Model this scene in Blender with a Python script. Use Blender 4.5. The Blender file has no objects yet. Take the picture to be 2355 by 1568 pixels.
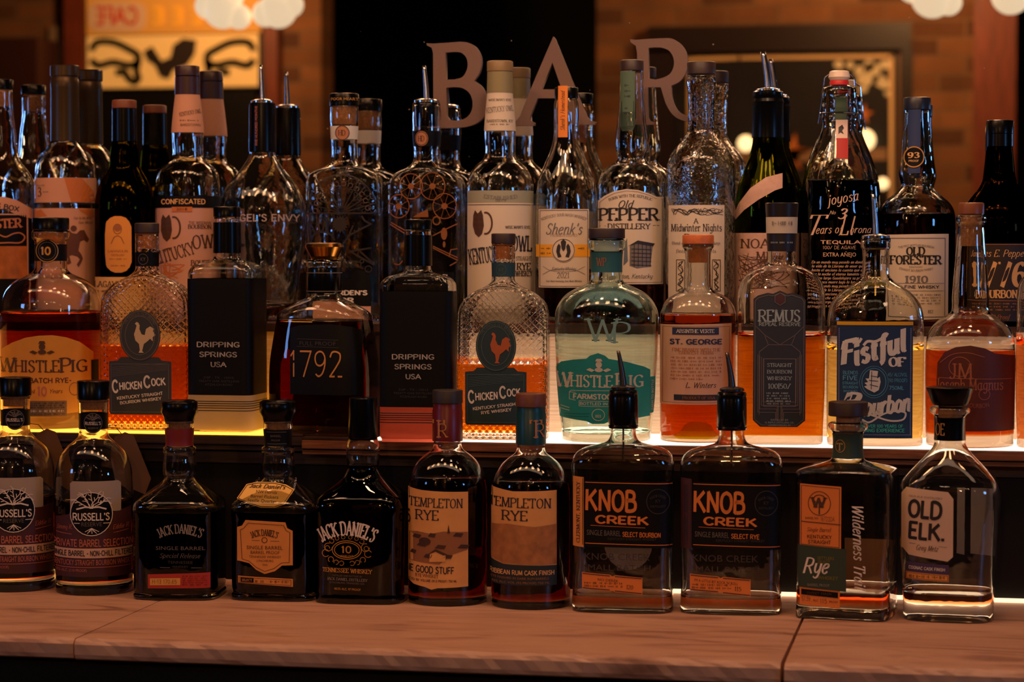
import bpy, bmesh, math, random
from math import sin, cos, tan, atan, atan2, asin, sqrt, pi, hypot
from mathutils import Vector, Matrix
from mathutils.geometry import tessellate_polygon
random.seed(7)
SC = bpy.context.scene
COL = SC.collection

# ------------------------------------------------------------------ camera, world, lights, exposure
F = 5370.0                                   # focal length in pixels of the 2355 wide frame
CX, CY = 1177.5, 784.0
VPX, VPY = 2217.0, 558.0                     # where lines running away from the bar front converge
TB = (CY - VPY) / F
BETA = atan(TB)
ALPHA = atan((VPX - CX) / F * cos(BETA))
CAMZ = 1.40
cam = bpy.data.cameras.new('camera')
cam.sensor_width = 36.0
cam.lens = F / 2355.0 * 36.0
cam.dof.use_dof = True
cam.dof.focus_distance = 3.16
cam.dof.aperture_fstop = 4.8
cam.dof.aperture_blades = 7
cam.clip_start = 0.05
camo = bpy.data.objects.new('camera', cam)
camo.location = (0, 0, CAMZ)
camo.rotation_euler = (pi / 2 - BETA, 0, ALPHA)
COL.objects.link(camo)
SC.camera = camo

W = bpy.data.worlds.new('night')
W.use_nodes = True
W.node_tree.nodes['Background'].inputs[0].default_value = (0.25, 0.3, 0.45, 1)
W.node_tree.nodes['Background'].inputs[1].default_value = 0.01
SC.world = W
SC.view_settings.view_transform = 'Standard'
SC.view_settings.look = 'None'
SC.view_settings.exposure = 0.0
SC.view_settings.gamma = 1.0
SC.view_settings.use_curve_mapping = False
cy = SC.cycles
cy.max_bounces = 18
cy.transmission_bounces = 18
cy.transparent_max_bounces = 24
cy.glossy_bounces = 8
cy.diffuse_bounces = 3
cy.sample_clamp_indirect = 10.0
cy.sample_clamp_direct = 0.0

def point_light(name, loc, energy, col, radius):
    l = bpy.data.lights.new(name, 'POINT'); l.energy = energy; l.color = col; l.shadow_soft_size = radius
    o = bpy.data.objects.new(name, l); o.location = loc; COL.objects.link(o); return o
def spot_light(name, loc, target, energy, col, radius, ang=80, blend=0.8):
    l = bpy.data.lights.new(name, 'SPOT'); l.energy = energy; l.color = col; l.shadow_soft_size = radius
    l.spot_size = math.radians(ang); l.spot_blend = blend
    o = bpy.data.objects.new(name, l); o.location = loc
    o.rotation_euler = (Vector(target) - Vector(loc)).to_track_quat('-Z', 'Y').to_euler()
    COL.objects.link(o); return o
def area_light(name, loc, target, energy, col, sx, sy):
    l = bpy.data.lights.new(name, 'AREA'); l.energy = energy; l.color = col; l.shape = 'RECTANGLE'; l.size = sx; l.size_y = sy
    o = bpy.data.objects.new(name, l); o.location = loc
    o.rotation_euler = (Vector(target) - Vector(loc)).to_track_quat('-Z', 'Y').to_euler()
    COL.objects.link(o); return o

# added warm spots out of view over the bar, redder towards the left
for x, e, c in ((-1.95, 3.6, (1.0, 0.40, 0.15)), (-1.5, 4.0, (1.0, 0.41, 0.16)), (-1.1, 4.8, (1.0, 0.43, 0.17)), (-0.72, 5.6, (1.0, 0.45, 0.19)),
                (-0.36, 6.2, (1.0, 0.48, 0.22)), (-0.02, 6.0, (1.0, 0.46, 0.20)), (0.36, 5.0, (1.0, 0.43, 0.18))):
    spot_light('added_bar_spot', (x, 2.60, 2.28), (x, 3.15, 1.05), e, c, 0.07, 120, 0.6)
# added spots, unseen, brightening the back row labels, whiter towards the middle
for x, e, c in ((-1.45, 1.0, (1.0, 0.48, 0.26)), (-1.15, 1.3, (1.0, 0.50, 0.28)), (-0.85, 1.9, (1.0, 0.58, 0.36)), (-0.55, 2.6, (1.0, 0.66, 0.46)), (-0.27, 2.6, (1.0, 0.66, 0.46)), (0.02, 2.0, (1.0, 0.60, 0.38))):
    spot_light('added_shelf_spot', (x, 3.0, 1.97), (x, 3.36, 1.36), e, c, 0.03, 84, 0.5)
# added, unseen point lights through the room, each for a glint on the glass
for x, y, z, e in ((-2.5, 0.4, 2.3, .6), (-1.75, 0.9, 2.25, .6), (-1.0, 0.5, 2.35, .75), (-0.35, 0.9, 2.25, .75), (0.3, 0.4, 2.3, .75), (0.9, 0.8, 1.9, .7), (1.5, 0.3, 1.6, .7), (-3.1, 0.6, 1.7, .5)):
    point_light('added_glint_light', (x, y, z), e, (1.0, 0.62, 0.38), 0.042)
# added warm area light above the bar, for broad highlights on glass shoulders
area_light('added_sheen_light', (-0.8, 2.3, 2.7), (-0.7, 3.3, 1.35), 6, (1.0, 0.60, 0.38), 3.2, 0.3)
# softer lamps further back in the room
point_light('room_lamp', (-1.9, -0.4, 2.75), 2, (1.0, 0.42, 0.2), 0.08)
point_light('room_lamp', (0.6, -0.4, 2.75), 4, (1.0, 0.5, 0.28), 0.08)
# light on the brick wall at the far side of the room
point_light('wall_wash', (-3.0, -2.1, 2.6), 34, (1.0, 0.50, 0.19), 0.08)
point_light('wall_wash', (-0.2, -2.0, 2.7), 58, (1.0, 0.50, 0.19), 0.08)
# added blue area lights, unseen at both sides, for blue glints on the glass
area_light('added_blue_light', (2.6, 1.2, 1.75), (-0.5, 3.2, 1.2), 9, (0.16, 0.45, 1.0), 0.35, 0.35)
area_light('added_blue_light', (-3.6, 1.0, 1.75), (-0.8, 3.2, 1.2), 5, (0.2, 0.42, 1.0), 0.35, 0.35)

# ------------------------------------------------------------------ photo point -> place
_r = Vector((cos(ALPHA), sin(ALPHA), 0))
_f = Vector((-sin(ALPHA) * cos(BETA), cos(ALPHA) * cos(BETA), -sin(BETA)))
_u = _r.cross(_f)
def ray(u, v):
    return (_r * ((u - CX) / F) + _u * ((CY - v) / F) + _f)
def at(u, v, Y):
    d = ray(u, v); t = Y / d.y
    return Vector((d.x * t, Y, CAMZ + d.z * t))
def on_z(u, v, z):
    d = ray(u, v); t = (z - CAMZ) / d.z
    return Vector((d.x * t, d.y * t, z))
def proj(p):
    q = Vector(p) - Vector((0, 0, CAMZ)); w = q.dot(_f)
    return CX + F * q.dot(_r) / w, CY - F * q.dot(_u) / w, w

COUNTER = 0.925
SHELF = 1.131
TOP = 1.283
YM = 3.456                                   # the mirror

# ------------------------------------------------------------------ materials
MATS = {}
def lin(c):
    return tuple((x / 255 / 12.92) if x / 255 <= 0.04045 else ((x / 255 + 0.055) / 1.055) ** 2.4 for x in c) + (1.0,)
def mat(name, rgb, rough=0.6, metal=0.0, emis=None, es=1.0, transl=0.0, coat=0.0, noise=0.0, nscale=60.0, bump=0.0):
    if name in MATS: return MATS[name]
    m = bpy.data.materials.new(name); m.use_nodes = True; MATS[name] = m
    nt = m.node_tree; p = nt.nodes['Principled BSDF']
    p.inputs['Base Color'].default_value = lin(rgb)
    p.inputs['Roughness'].default_value = rough
    p.inputs['Metallic'].default_value = metal
    p.inputs['Coat Weight'].default_value = coat
    if sum(rgb) < 60: p.inputs['Specular IOR Level'].default_value = .2
    if emis:
        p.inputs['Emission Color'].default_value = lin(emis); p.inputs['Emission Strength'].default_value = es
    if noise or bump:
        tc = nt.nodes.new('ShaderNodeTexCoord')
        n = nt.nodes.new('ShaderNodeTexNoise'); n.inputs['Scale'].default_value = nscale; n.inputs['Detail'].default_value = 5
        nt.links.new(tc.outputs['Object'], n.inputs['Vector'])
        if noise:
            mx = nt.nodes.new('ShaderNodeMix'); mx.data_type = 'RGBA'
            mx.inputs[6].default_value = lin(tuple(max(0, c * (1 - noise)) for c in rgb))
            mx.inputs[7].default_value = lin(tuple(min(255, c * (1 + noise * .6)) for c in rgb))
            nt.links.new(n.outputs[0], mx.inputs[0]); nt.links.new(mx.outputs[2], p.inputs['Base Color'])
        if bump:
            b = nt.nodes.new('ShaderNodeBump'); b.inputs['Strength'].default_value = bump; b.inputs['Distance'].default_value = 0.003
            nt.links.new(n.outputs[0], b.inputs['Height']); nt.links.new(b.outputs[0], p.inputs['Normal'])
    if transl:
        t = nt.nodes.new('ShaderNodeBsdfTranslucent'); t.inputs[0].default_value = lin(rgb)
        mx = nt.nodes.new('ShaderNodeMixShader'); mx.inputs[0].default_value = transl
        nt.links.new(p.outputs[0], mx.inputs[1]); nt.links.new(t.outputs[0], mx.inputs[2])
        nt.links.new(mx.outputs[0], nt.nodes['Material Output'].inputs[0])
    return m
def glass(name, rgb=(250, 251, 250), ior=1.46, bump=None, rough=0.0):
    if name in MATS: return MATS[name]
    m = bpy.data.materials.new(name); m.use_nodes = True; MATS[name] = m
    nt = m.node_tree; nt.nodes.remove(nt.nodes['Principled BSDF'])
    g = nt.nodes.new('ShaderNodeBsdfGlass'); g.inputs['Color'].default_value = lin(rgb); g.inputs['IOR'].default_value = ior
    g.inputs['Roughness'].default_value = rough
    if bump:
        tc = nt.nodes.new('ShaderNodeTexCoord')
        if bump == 'hobnail':
            mp = nt.nodes.new('ShaderNodeMapping'); mp.inputs['Rotation'].default_value = (0, pi / 4, 0)
            nt.links.new(tc.outputs['Object'], mp.inputs['Vector'])
            n = nt.nodes.new('ShaderNodeTexVoronoi'); n.inputs['Scale'].default_value = 150; n.inputs['Randomness'].default_value = 0.0
            nt.links.new(mp.outputs[0], n.inputs['Vector']); k = 0.9
        else:
            n = nt.nodes.new('ShaderNodeTexNoise'); n.inputs['Scale'].default_value = 80 if bump == 'relief' else 34; n.inputs['Detail'].default_value = 2
            nt.links.new(tc.outputs['Object'], n.inputs['Vector']); k = {'relief': .8, 'wavy': .55}.get(bump, .22)
        b = nt.nodes.new('ShaderNodeBump'); b.inputs['Strength'].default_value = k; b.inputs['Distance'].default_value = 0.002
        nt.links.new(n.outputs[0], b.inputs['Height']); nt.links.new(b.outputs[0], g.inputs['Normal'])
    nt.links.new(g.outputs[0], nt.nodes['Material Output'].inputs[0])
    return m
def liquid(name, rgb, density):
    if name in MATS: return MATS[name]
    m = bpy.data.materials.new(name); m.use_nodes = True; MATS[name] = m
    nt = m.node_tree; nt.nodes.remove(nt.nodes['Principled BSDF'])
    t = nt.nodes.new('ShaderNodeBsdfTransparent'); v = nt.nodes.new('ShaderNodeVolumeAbsorption')
    v.inputs['Color'].default_value = rgb + (1,); v.inputs['Density'].default_value = density
    nt.links.new(t.outputs[0], nt.nodes['Material Output'].inputs[0])
    nt.links.new(v.outputs[0], nt.nodes['Material Output'].inputs[1])
    return m

CLEAR = glass('clear_glass', bump='ripple')
RIPPLED = glass('rippled_glass', bump='wavy')
HOBNAIL = glass('hobnail_glass', bump='hobnail')
RELIEF = glass('relief_glass', bump='relief')
TEAL = glass('pale_teal_glass', (243, 252, 250), bump='ripple')
GREEN = glass('green_glass', (150, 160, 40))
DARKG = glass('dark_green_glass', (120, 104, 24), bump='ripple')
AMBERG = glass('dark_brown_glass', (84, 50, 26), bump='ripple')
WHISKEY = liquid('whiskey', (0.93, 0.68, 0.02), 105)
GOLDEN = liquid('golden_whiskey', (0.985, 0.80, 0.01), 26)
DARKW = liquid('dark_whiskey', (0.82, 0.34, 0.05), 95)
MEDW = liquid('medium_whiskey', (0.90, 0.50, 0.05), 55)
COLA = liquid('black_spirit', (0.45, 0.2, 0.1), 160)
BLACK = mat('black_plastic', (5, 5, 6), 0.25)
MATTEBLK = mat('black_print', (5, 5, 7), 0.5)
GLOSSBLK = mat('black_foil', (8, 8, 10), 0.22, coat=.3)
CORK = mat('cork', (176, 120, 72), 0.8, noise=.4, nscale=300)
CORKORANGE = mat('orange_cork', (214, 128, 56), 0.7, noise=.25, nscale=250)
WOODCAP = mat('dark_wood_cap', (46, 27, 21), 0.5, noise=.3, nscale=120)
WOODORANGE = mat('orange_wood_cap', (196, 104, 52), 0.5, noise=.2, nscale=120)
BROWNCAP = mat('brown_cap', (120, 62, 32), 0.5)
STEEL = mat('steel', (190, 190, 195), 0.18, metal=1.0)
GOLD = mat('gold_print', (205, 148, 66), 0.4, metal=.3)
GOLDMETAL = mat('gold_metal', (196, 138, 60), 0.2, metal=1.0)
CREAM = mat('cream_paper', (232, 220, 200), 0.7, transl=.3)
WHITE = mat('white_paper', (236, 232, 226), 0.7, transl=.3)
TAN = mat('tan_paper', (224, 172, 108), 0.7, noise=.12, nscale=40)
INK = mat('dark_ink', (34, 32, 40), 0.6)
GREYINK = mat('grey_ink', (110, 104, 104), 0.6)
PALE = mat('pale_print', (226, 214, 200), 0.55)
DIM = mat('dim_grey_print', (98, 90, 84), 0.6)
FAINT = mat('faint_print', (52, 48, 46), 0.6)

# ------------------------------------------------------------------ lettering
CAPS = {
'A': "6;0,0 3,7 6,0;1.1,2.4 4.9,2.4", 'B': "5.2;.5,0 .5,7;~.5,7 2.6,7 4.1,6.3 4.1,4.5 2.6,3.8 .5,3.8;~.5,3.8 3,3.8 4.8,3 4.8,.8 3,0 .5,0",
'C': "5.6;~5.2,5.6 4.4,6.6 3,7 1.3,6.1 .4,3.5 1.3,.9 3,0 4.4,.4 5.2,1.4", 'D': "5.8;.5,0 .5,7;~.5,7 2.6,7 4.6,6 5.4,3.5 4.6,1 2.6,0 .5,0",
'E': "4.8;.5,0 .5,7;.5,7 4.4,7 4.4,5.9;.5,3.7 3.4,3.7;.5,0 4.5,0 4.5,1.2", 'F': "4.6;.5,0 .5,7;.5,7 4.4,7 4.4,5.9;.5,3.6 3.3,3.6",
'G': "5.8;~5.2,5.7 4.4,6.7 3,7 1.3,6.1 .4,3.5 1.3,.9 3,0 4.3,.3 5.1,1;5.1,.4 5.1,2.9;3.4,2.9 5.6,2.9", 'H': "6;.6,0 .6,7;5.4,0 5.4,7;.6,3.6 5.4,3.6",
'I': "2;1,0 1,7", 'J': "3.4;~2.6,7 2.6,1.6 2,.2 .9,0 .3,.7", 'K': "5.8;.6,0 .6,7;5,7 .8,3.2;2,4.3 5.6,0", 'L': "4.6;.6,0 .6,7;.6,0 4.4,0 4.4,1.3",
'M': "7;.6,0 .9,7;.9,7 3.5,.4;3.5,.4 6.1,7;6.1,7 6.4,0", 'N': "6;.7,0 .7,7;.7,7 5.3,0;5.3,0 5.3,7",
'O': "6;~3,7 1.2,6.1 .4,3.5 1.2,.9 3,0 4.8,.9 5.6,3.5 4.8,6.1 3,7", 'P': "5;.6,0 .6,7;~.6,7 2.8,7 4.6,6.2 4.6,4.2 2.8,3.3 .6,3.3",
'Q': "6;~3,7 1.2,6.1 .4,3.5 1.2,.9 3,0 4.8,.9 5.6,3.5 4.8,6.1 3,7;3.4,1.5 5.6,-1", 'R': "5.6;.6,0 .6,7;~.6,7 2.8,7 4.6,6.2 4.6,4.2 2.8,3.3 .6,3.3;2.6,3.3 5.3,0",
'S': "4.6;~4,5.8 3.2,6.8 2,7 .8,6.3 .6,5 1.8,4 3.2,3.2 4.1,2 3.6,.6 2.2,0 1,.3 .4,1.4", 'T': "5.4;2.7,0 2.7,7;.2,5.9 .2,7 5.2,7 5.2,5.9",
'U': "5.8;~.7,7 .7,2.2 1.5,.5 3,0 4.5,.5 5.2,2.2 5.2,7", 'V': "6;.2,7 3,0;3,0 5.8,7", 'W': "8.4;.2,7 2.3,0;2.3,0 4.2,6.6;4.2,6.6 6.1,0;6.1,0 8.2,7",
'X': "5.6;.3,7 5.3,0;5.3,7 .3,0", 'Y': "5.6;.2,7 2.8,3.3;5.4,7 2.8,3.3;2.8,3.3 2.8,0", 'Z': "5;.5,6 .5,7 4.6,7;4.6,7 .4,0;.4,0 4.6,0 4.6,1.1",
'0': "5;~2.5,7 1,6 .4,3.5 1,1 2.5,0 4,1 4.6,3.5 4,6 2.5,7", '1': "3;.6,5.8 1.6,7;1.6,7 1.6,0", '2': "4.8;~.5,5.5 1.2,6.8 2.5,7 3.9,6.4 4,4.9 3,3.2 .4,0;.4,0 4.5,0",
'3': "4.6;~.6,6 1.6,7 3.2,6.8 3.9,5.4 3,4 1.9,3.7;~1.9,3.7 3.4,3.4 4.2,2 3.6,.5 2,0 .5,.8", '4': "5;3.6,0 3.6,7;3.6,7 .3,2.2;.3,2.2 4.8,2.2",
'5': "4.6;4,7 1,7;1,7 .8,3.9;~.8,3.9 2.2,4.4 3.7,3.8 4.2,2.2 3.5,.5 2,0 .5,.7", '6': "4.8;~4,6.4 3,7 1.6,6.2 .6,3.8 .6,1.6 1.4,.3 2.6,0 3.9,.7 4.3,2.1 3.7,3.6 2.4,4 1,3.2 .6,2",
'7': "4.6;.4,7 4.4,7;4.4,7 1.6,0", '8': "4.8;~2.4,3.8 1,4.5 .7,5.6 1.4,6.8 2.4,7 3.5,6.7 4,5.6 3.6,4.5 2.4,3.8 1,3 .4,1.7 1.1,.3 2.4,0 3.8,.3 4.4,1.7 3.8,3 2.4,3.8",
'9': "4.8;~.8,.6 1.8,0 3.2,.8 4.2,3.2 4.2,5.4 3.4,6.7 2.2,7 .9,6.3 .5,4.9 1.1,3.4 2.4,3 3.8,3.8 4.2,5",
'a': "4.4;~3.6,4 2.4,4.6 1,3.9 .4,2.3 .9,.5 2,0 3,.6 3.6,1.8;~3.6,4.6 3.6,1 3.9,.2 4.6,.2", 'b': "4.4;.6,7 .6,0;~.6,3.4 1.6,4.5 2.8,4.4 3.8,3.3 3.8,1.4 2.8,.1 1.5,.1 .6,1",
'c': "3.8;~3.5,3.8 2.4,4.6 1,4 .4,2.3 1,.5 2.3,0 3.5,.8", 'd': "4.4;~3.7,3.6 2.6,4.6 1.1,4 .4,2.3 1,.4 2.2,0 3.2,.6 3.7,1.6;~3.7,7.2 3.7,.9 4,.2 4.6,.3",
'e': "4;~.6,2.3 2,2.5 3.4,3.2 3.2,4.3 2.2,4.6 1,3.9 .4,2.3 .9,.6 2.1,0 3.6,.9", 'f': "3;~3.4,6.6 2.6,7.2 1.7,6.6 1.5,5 1.4,0 1.2,-1.4 .4,-2;.4,4.2 2.8,4.2",
'g': "4.4;~3.6,4 2.4,4.6 1,3.9 .4,2.4 1,.8 2.2,.4 3.6,1.6;~3.7,4.6 3.6,0 3,-1.7 1.7,-2.2 .5,-1.5", 'h': "4.4;.6,7.2 .6,0;~.6,2.8 1.8,4.4 3,4.5 3.6,3.5 3.6,.9 3.9,.1 4.6,.3",
'i': "2;~1,4.6 1,.9 1.3,.1 2,.3;1,6.1 1,6.8", 'k': "4.2;.6,7.2 .6,0;3.5,4.5 .7,1.9;1.6,2.8 3.9,0", 'l': "2;~1,7.2 1,.9 1.3,.1 2,.3",
'm': "6.6;.6,4.6 .6,0;~.6,2.8 1.6,4.4 2.7,4.4 3.2,3.4 3.2,0;~3.2,2.8 4.2,4.4 5.3,4.4 5.8,3.4 5.8,.8 6.1,.1 6.7,.3", 'n': "4.4;.6,4.6 .6,0;~.6,2.8 1.8,4.4 3,4.5 3.6,3.5 3.6,.9 3.9,.1 4.6,.3",
'o': "4.2;~2.1,4.6 .9,3.9 .4,2.3 .9,.6 2.1,0 3.3,.6 3.8,2.3 3.3,3.9 2.1,4.6", 'p': "4.4;.6,4.6 .6,-2.2;~.6,3.4 1.6,4.5 2.8,4.4 3.8,3.3 3.8,1.4 2.8,.1 1.5,.1 .6,1",
'r': "3.2;.6,4.6 .6,0;~.6,2.6 1.5,4.2 2.5,4.6 3.1,4.1", 's': "3.4;~3,3.9 2,4.6 .9,4.1 .7,3.2 1.8,2.5 2.9,1.7 2.8,.6 1.7,0 .4,.7", 't': "2.8;~1.3,6.2 1.3,1 1.7,.1 2.8,.4;.2,4.5 2.6,4.5",
'u': "4.4;~.6,4.6 .6,1.3 1.2,.1 2.3,.1 3.6,1.6;~3.6,4.6 3.6,.9 3.9,.1 4.6,.3", 'v': "4;.3,4.6 2,0;2,0 3.7,4.6", 'w': "6;.3,4.6 1.7,0;1.7,0 3,4.2;3,4.2 4.3,0;4.3,0 5.7,4.6",
'x': "4;.4,4.6 3.6,0;3.6,4.6 .4,0", 'y': "4.2;~.5,4.6 .6,1.6 1.4,.4 2.5,.6 3.6,1.8;~3.7,4.6 3.6,0 3,-1.7 1.8,-2.2 .6,-1.6", 'z': "3.8;.4,4.6 3.4,4.6;3.4,4.6 .4,0;.4,0 3.6,0",
"'": "1.4;.7,7 .6,5.4", '.': "1.6;.8,0 .8,.7", '-': "3;.5,3 2.5,3", '|': "1.6;.8,-.5 .8,7.5", '%': "5;.5,0 4.5,7", '&': "5;~4.6,2.4 3,0 1,.4 .8,2 3.4,5.4 2.6,7 1.4,6 2,4.4 4.8,0", ' ': "2.4",
'(': "2.4;~2,7.6 .9,5.6 .6,3.2 .9,.8 2,-1", ')': "2.4;~.4,7.6 1.5,5.6 1.8,3.2 1.5,.8 .4,-1", ',': "1.6;.9,.8 .4,-1", '/': "3;.2,-.4 2.8,7.4", 'j': "2.2;~1.3,4.6 1.3,-.4 .9,-1.8 -.2,-2;1.3,6.1 1.3,6.8", 'q': "4.4;~3.6,4 2.4,4.6 1,3.9 .4,2.3 .9,.5 2,0 3,.6 3.6,1.8;3.7,4.6 3.7,-2.2",
'\u00d1': "6;.7,0 .7,7;.7,7 5.3,0;5.3,0 5.3,7;~1.6,8 2.4,8.6 3.4,8 4.4,8.5",
}
def catmull(pts, n=5):
    out = []
    for i in range(len(pts) - 1):
        p0 = pts[i - 1] if i else pts[i]; p1 = pts[i]; p2 = pts[i + 1]; p3 = pts[i + 2] if i + 2 < len(pts) else p2
        d1 = max(hypot(p1[0] - p0[0], p1[1] - p0[1]) ** .5, 1e-6); d2 = max(hypot(p2[0] - p1[0], p2[1] - p1[1]) ** .5, 1e-6); d3 = max(hypot(p3[0] - p2[0], p3[1] - p2[1]) ** .5, 1e-6)
        m = []
        for k in (0, 1):
            t1 = (p2[k] - p1[k]) if i == 0 else d2 * ((p1[k] - p0[k]) / d1 - (p2[k] - p0[k]) / (d1 + d2) + (p2[k] - p1[k]) / d2)
            t2 = (p2[k] - p1[k]) if i + 2 >= len(pts) else d2 * ((p2[k] - p1[k]) / d2 - (p3[k] - p1[k]) / (d2 + d3) + (p3[k] - p2[k]) / d3)
            m.append((t1, t2))
        for j in range(n):
            t = j / n; a = 2 * t ** 3 - 3 * t * t + 1; b = t ** 3 - 2 * t * t + t; c = -2 * t ** 3 + 3 * t * t; d = t ** 3 - t * t
            out.append(tuple(a * p1[k] + b * m[k][0] + c * p2[k] + d * m[k][1] for k in (0, 1)))
    out.append(tuple(pts[-1][:2]))
    return out
SANS = {'E': "4.6;.5,0 .5,7;.5,7 4.2,7;.5,3.6 3.6,3.6;.5,0 4.2,0", 'F': "4.4;.5,0 .5,7;.5,7 4.2,7;.5,3.5 3.5,3.5", 'L': "4.2;.5,0 .5,7;.5,0 4,0", 'T': "5;2.5,0 2.5,7;.2,7 4.8,7", 'Z': "4.8;.4,7 4.4,7;4.4,7 .4,0;.4,0 4.5,0",
'G': "5.8;~5.2,5.7 4.4,6.7 3,7 1.3,6.1 .4,3.5 1.3,.9 3,0 4.3,.3 5.2,1.2;5.2,.9 5.2,3;3.4,3 5.2,3"}
GC = {}
def stroke_glyph(ch, hair, fat, serif, slant):
    key = (ch, hair, fat, serif, slant)
    if key in GC: return GC[key]
    spec = (SANS.get(ch) if not serif and not slant else None) or CAPS.get(ch) or CAPS.get(ch.upper()) or CAPS['-']
    parts = spec.split(';'); adv = float(parts[0]); V = []; Fc = []
    def quad(p, q, w0, w1):
        dx, dy = q[0] - p[0], q[1] - p[1]; L = hypot(dx, dy) or 1; nx, ny = -dy / L / 2, dx / L / 2
        i = len(V); V.extend([(p[0] + nx * w0, p[1] + ny * w0), (p[0] - nx * w0, p[1] - ny * w0), (q[0] - nx * w1, q[1] - ny * w1), (q[0] + nx * w1, q[1] + ny * w1)])
        Fc.append((i, i + 1, i + 2, i + 3))
    def wid(p, q):
        dx, dy = q[0] - p[0], q[1] - p[1]; L = hypot(dx, dy) or 1
        c = abs(dy + .25 * dx) / L if slant else abs(dy - .18 * dx) / L
        return hair + (fat - hair) * min(1, c) ** 1.6
    for s in parts[1:]:
        sm = s.startswith('~'); pts = [tuple(float(x) for x in p.split(',')) for p in s.lstrip('~').split()]
        if sm: pts = catmull(pts, 3)
        ws = [wid(pts[i], pts[i + 1]) for i in range(len(pts) - 1)]
        for i in range(len(pts) - 1):
            p, q = pts[i], pts[i + 1]
            w0 = (ws[i - 1] + ws[i]) / 2 if (i and sm) else ws[i]; w1 = (ws[i + 1] + ws[i]) / 2 if (i + 1 < len(ws) and sm) else ws[i]
            L = hypot(q[0] - p[0], q[1] - p[1]) or 1
            e = .12 if sm else min(hair * .5, .3)
            ex, ey = (q[0] - p[0]) / L * e, (q[1] - p[1]) / L * e
            quad((p[0] - ex, p[1] - ey), (q[0] + ex, q[1] + ey), w0, w1)
        if serif:
            for p, q in ((pts[0], pts[1]), (pts[-1], pts[-2])):
                if abs(q[1] - p[1]) > abs(q[0] - p[0]) * .9 and (abs(p[1]) < .2 or abs(p[1] - 7) < .2 or abs(p[1] - 4.6) < .1) and hypot(q[0] - p[0], q[1] - p[1]) > .4 and ch not in "'.|7":
                    h = max(hair, .45); yy = p[1] + (h / 2 if q[1] > p[1] else -h / 2)
                    quad((p[0] - fat / 2 - .65, yy), (p[0] + fat / 2 + .65, yy), h, h)
    if not serif and not slant and fat > .9: V = [(x, y * (7 - fat) / 7 + fat / 2) for x, y in V]
    V = [((x + slant * y) / 7, y / 7) for x, y in V]
    GC[key] = (V, Fc, (adv + .9) / 7)
    return GC[key]
def font_glyph(ch, bold):
    key = (ch, bold)
    if key in GC: return GC[key]
    def conv(body, off):
        c = bpy.data.curves.new('t', 'FONT'); c.body = body; c.resolution_u = 2; c.offset = off * .55; c.fill_mode = 'FRONT'
        o = bpy.data.objects.new('t', c); COL.objects.link(o)
        dg = bpy.context.evaluated_depsgraph_get(); dg.update(); me = bpy.data.meshes.new_from_object(o.evaluated_get(dg))
        V = [(v.co.x, v.co.y) for v in me.vertices]; Fc = [tuple(p.vertices) for p in me.polygons]
        bpy.data.objects.remove(o); bpy.data.curves.remove(c); bpy.data.meshes.remove(me)
        return V, Fc
    if 'H' not in CAPH:
        V, _ = conv('H', 0); CAPH['H'] = max(v[1] for v in V); CAPH['HH'] = (lambda x: max(x) - min(x))([v[0] for v in conv('HH', 0)[0]])
    h = CAPH['H']
    V2, _ = conv('H' + ch + 'H', 0)
    adv = (max(v[0] for v in V2) - min(v[0] for v in V2) - CAPH['HH']) / h
    V, Fc = conv(ch, bold) if ch != ' ' else ([], [])
    GC[key] = ([(x / h, y / h) for x, y in V], Fc, adv)
    return GC[key]
CAPH = {}
def glyph(ch, font, bold):
    if font == 'b': return stroke_glyph(ch, .95 + bold * 11, .95 + bold * 15, False, 0) if bold >= .015 else font_glyph(ch, 0)
    if font == 's': return stroke_glyph(ch, .46 + bold * 3.5, 1.1 + bold * 15, True, 0)
    if font == 'i': return stroke_glyph(ch, .35 + bold * 10, .95 + bold * 20, False, .36)
    return stroke_glyph(ch, .55 + bold * 10, .55 + bold * 10, False, 0)

# ------------------------------------------------------------------ mesh helpers
def link(name, me, m, parent=None, smooth=False):
    o = bpy.data.objects.new(name, me)
    if m: me.materials.append(m)
    if smooth:
        me.polygons.foreach_set('use_smooth', [True] * len(me.polygons))
    COL.objects.link(o)
    if parent: o.parent = parent
    return o
def mesh(name, V, Fc, m, parent=None, smooth=False):
    me = bpy.data.meshes.new(name); me.from_pydata([tuple(v) for v in V], [], Fc); me.update()
    return link(name, me, m, parent, smooth)
def tag(o, label=None, cat=None, group=None, kind=None):
    if label: o['label'] = label
    if cat: o['category'] = cat
    if group: o['group'] = group
    if kind: o['kind'] = kind
    return o
def empty(name, loc, rz=0):
    o = bpy.data.objects.new(name, None); o.location = loc; o.rotation_euler = (0, 0, rz); o.empty_display_size = .05
    COL.objects.link(o); return o
def box(name, x0, x1, y0, y1, z0, z1, m, parent=None, bevel=0.0, kind=None):
    bm = bmesh.new(); bmesh.ops.create_cube(bm, size=1)
    for v in bm.verts: v.co = Vector(((x0 + x1) / 2 + v.co.x * (x1 - x0), (y0 + y1) / 2 + v.co.y * (y1 - y0), (z0 + z1) / 2 + v.co.z * (z1 - z0)))
    if bevel: bmesh.ops.bevel(bm, geom=bm.edges[:], offset=bevel, segments=2, affect='EDGES')
    me = bpy.data.meshes.new(name); bm.to_mesh(me); bm.free()
    o = link(name, me, m, parent)
    if kind: o['kind'] = kind
    return o
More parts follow.
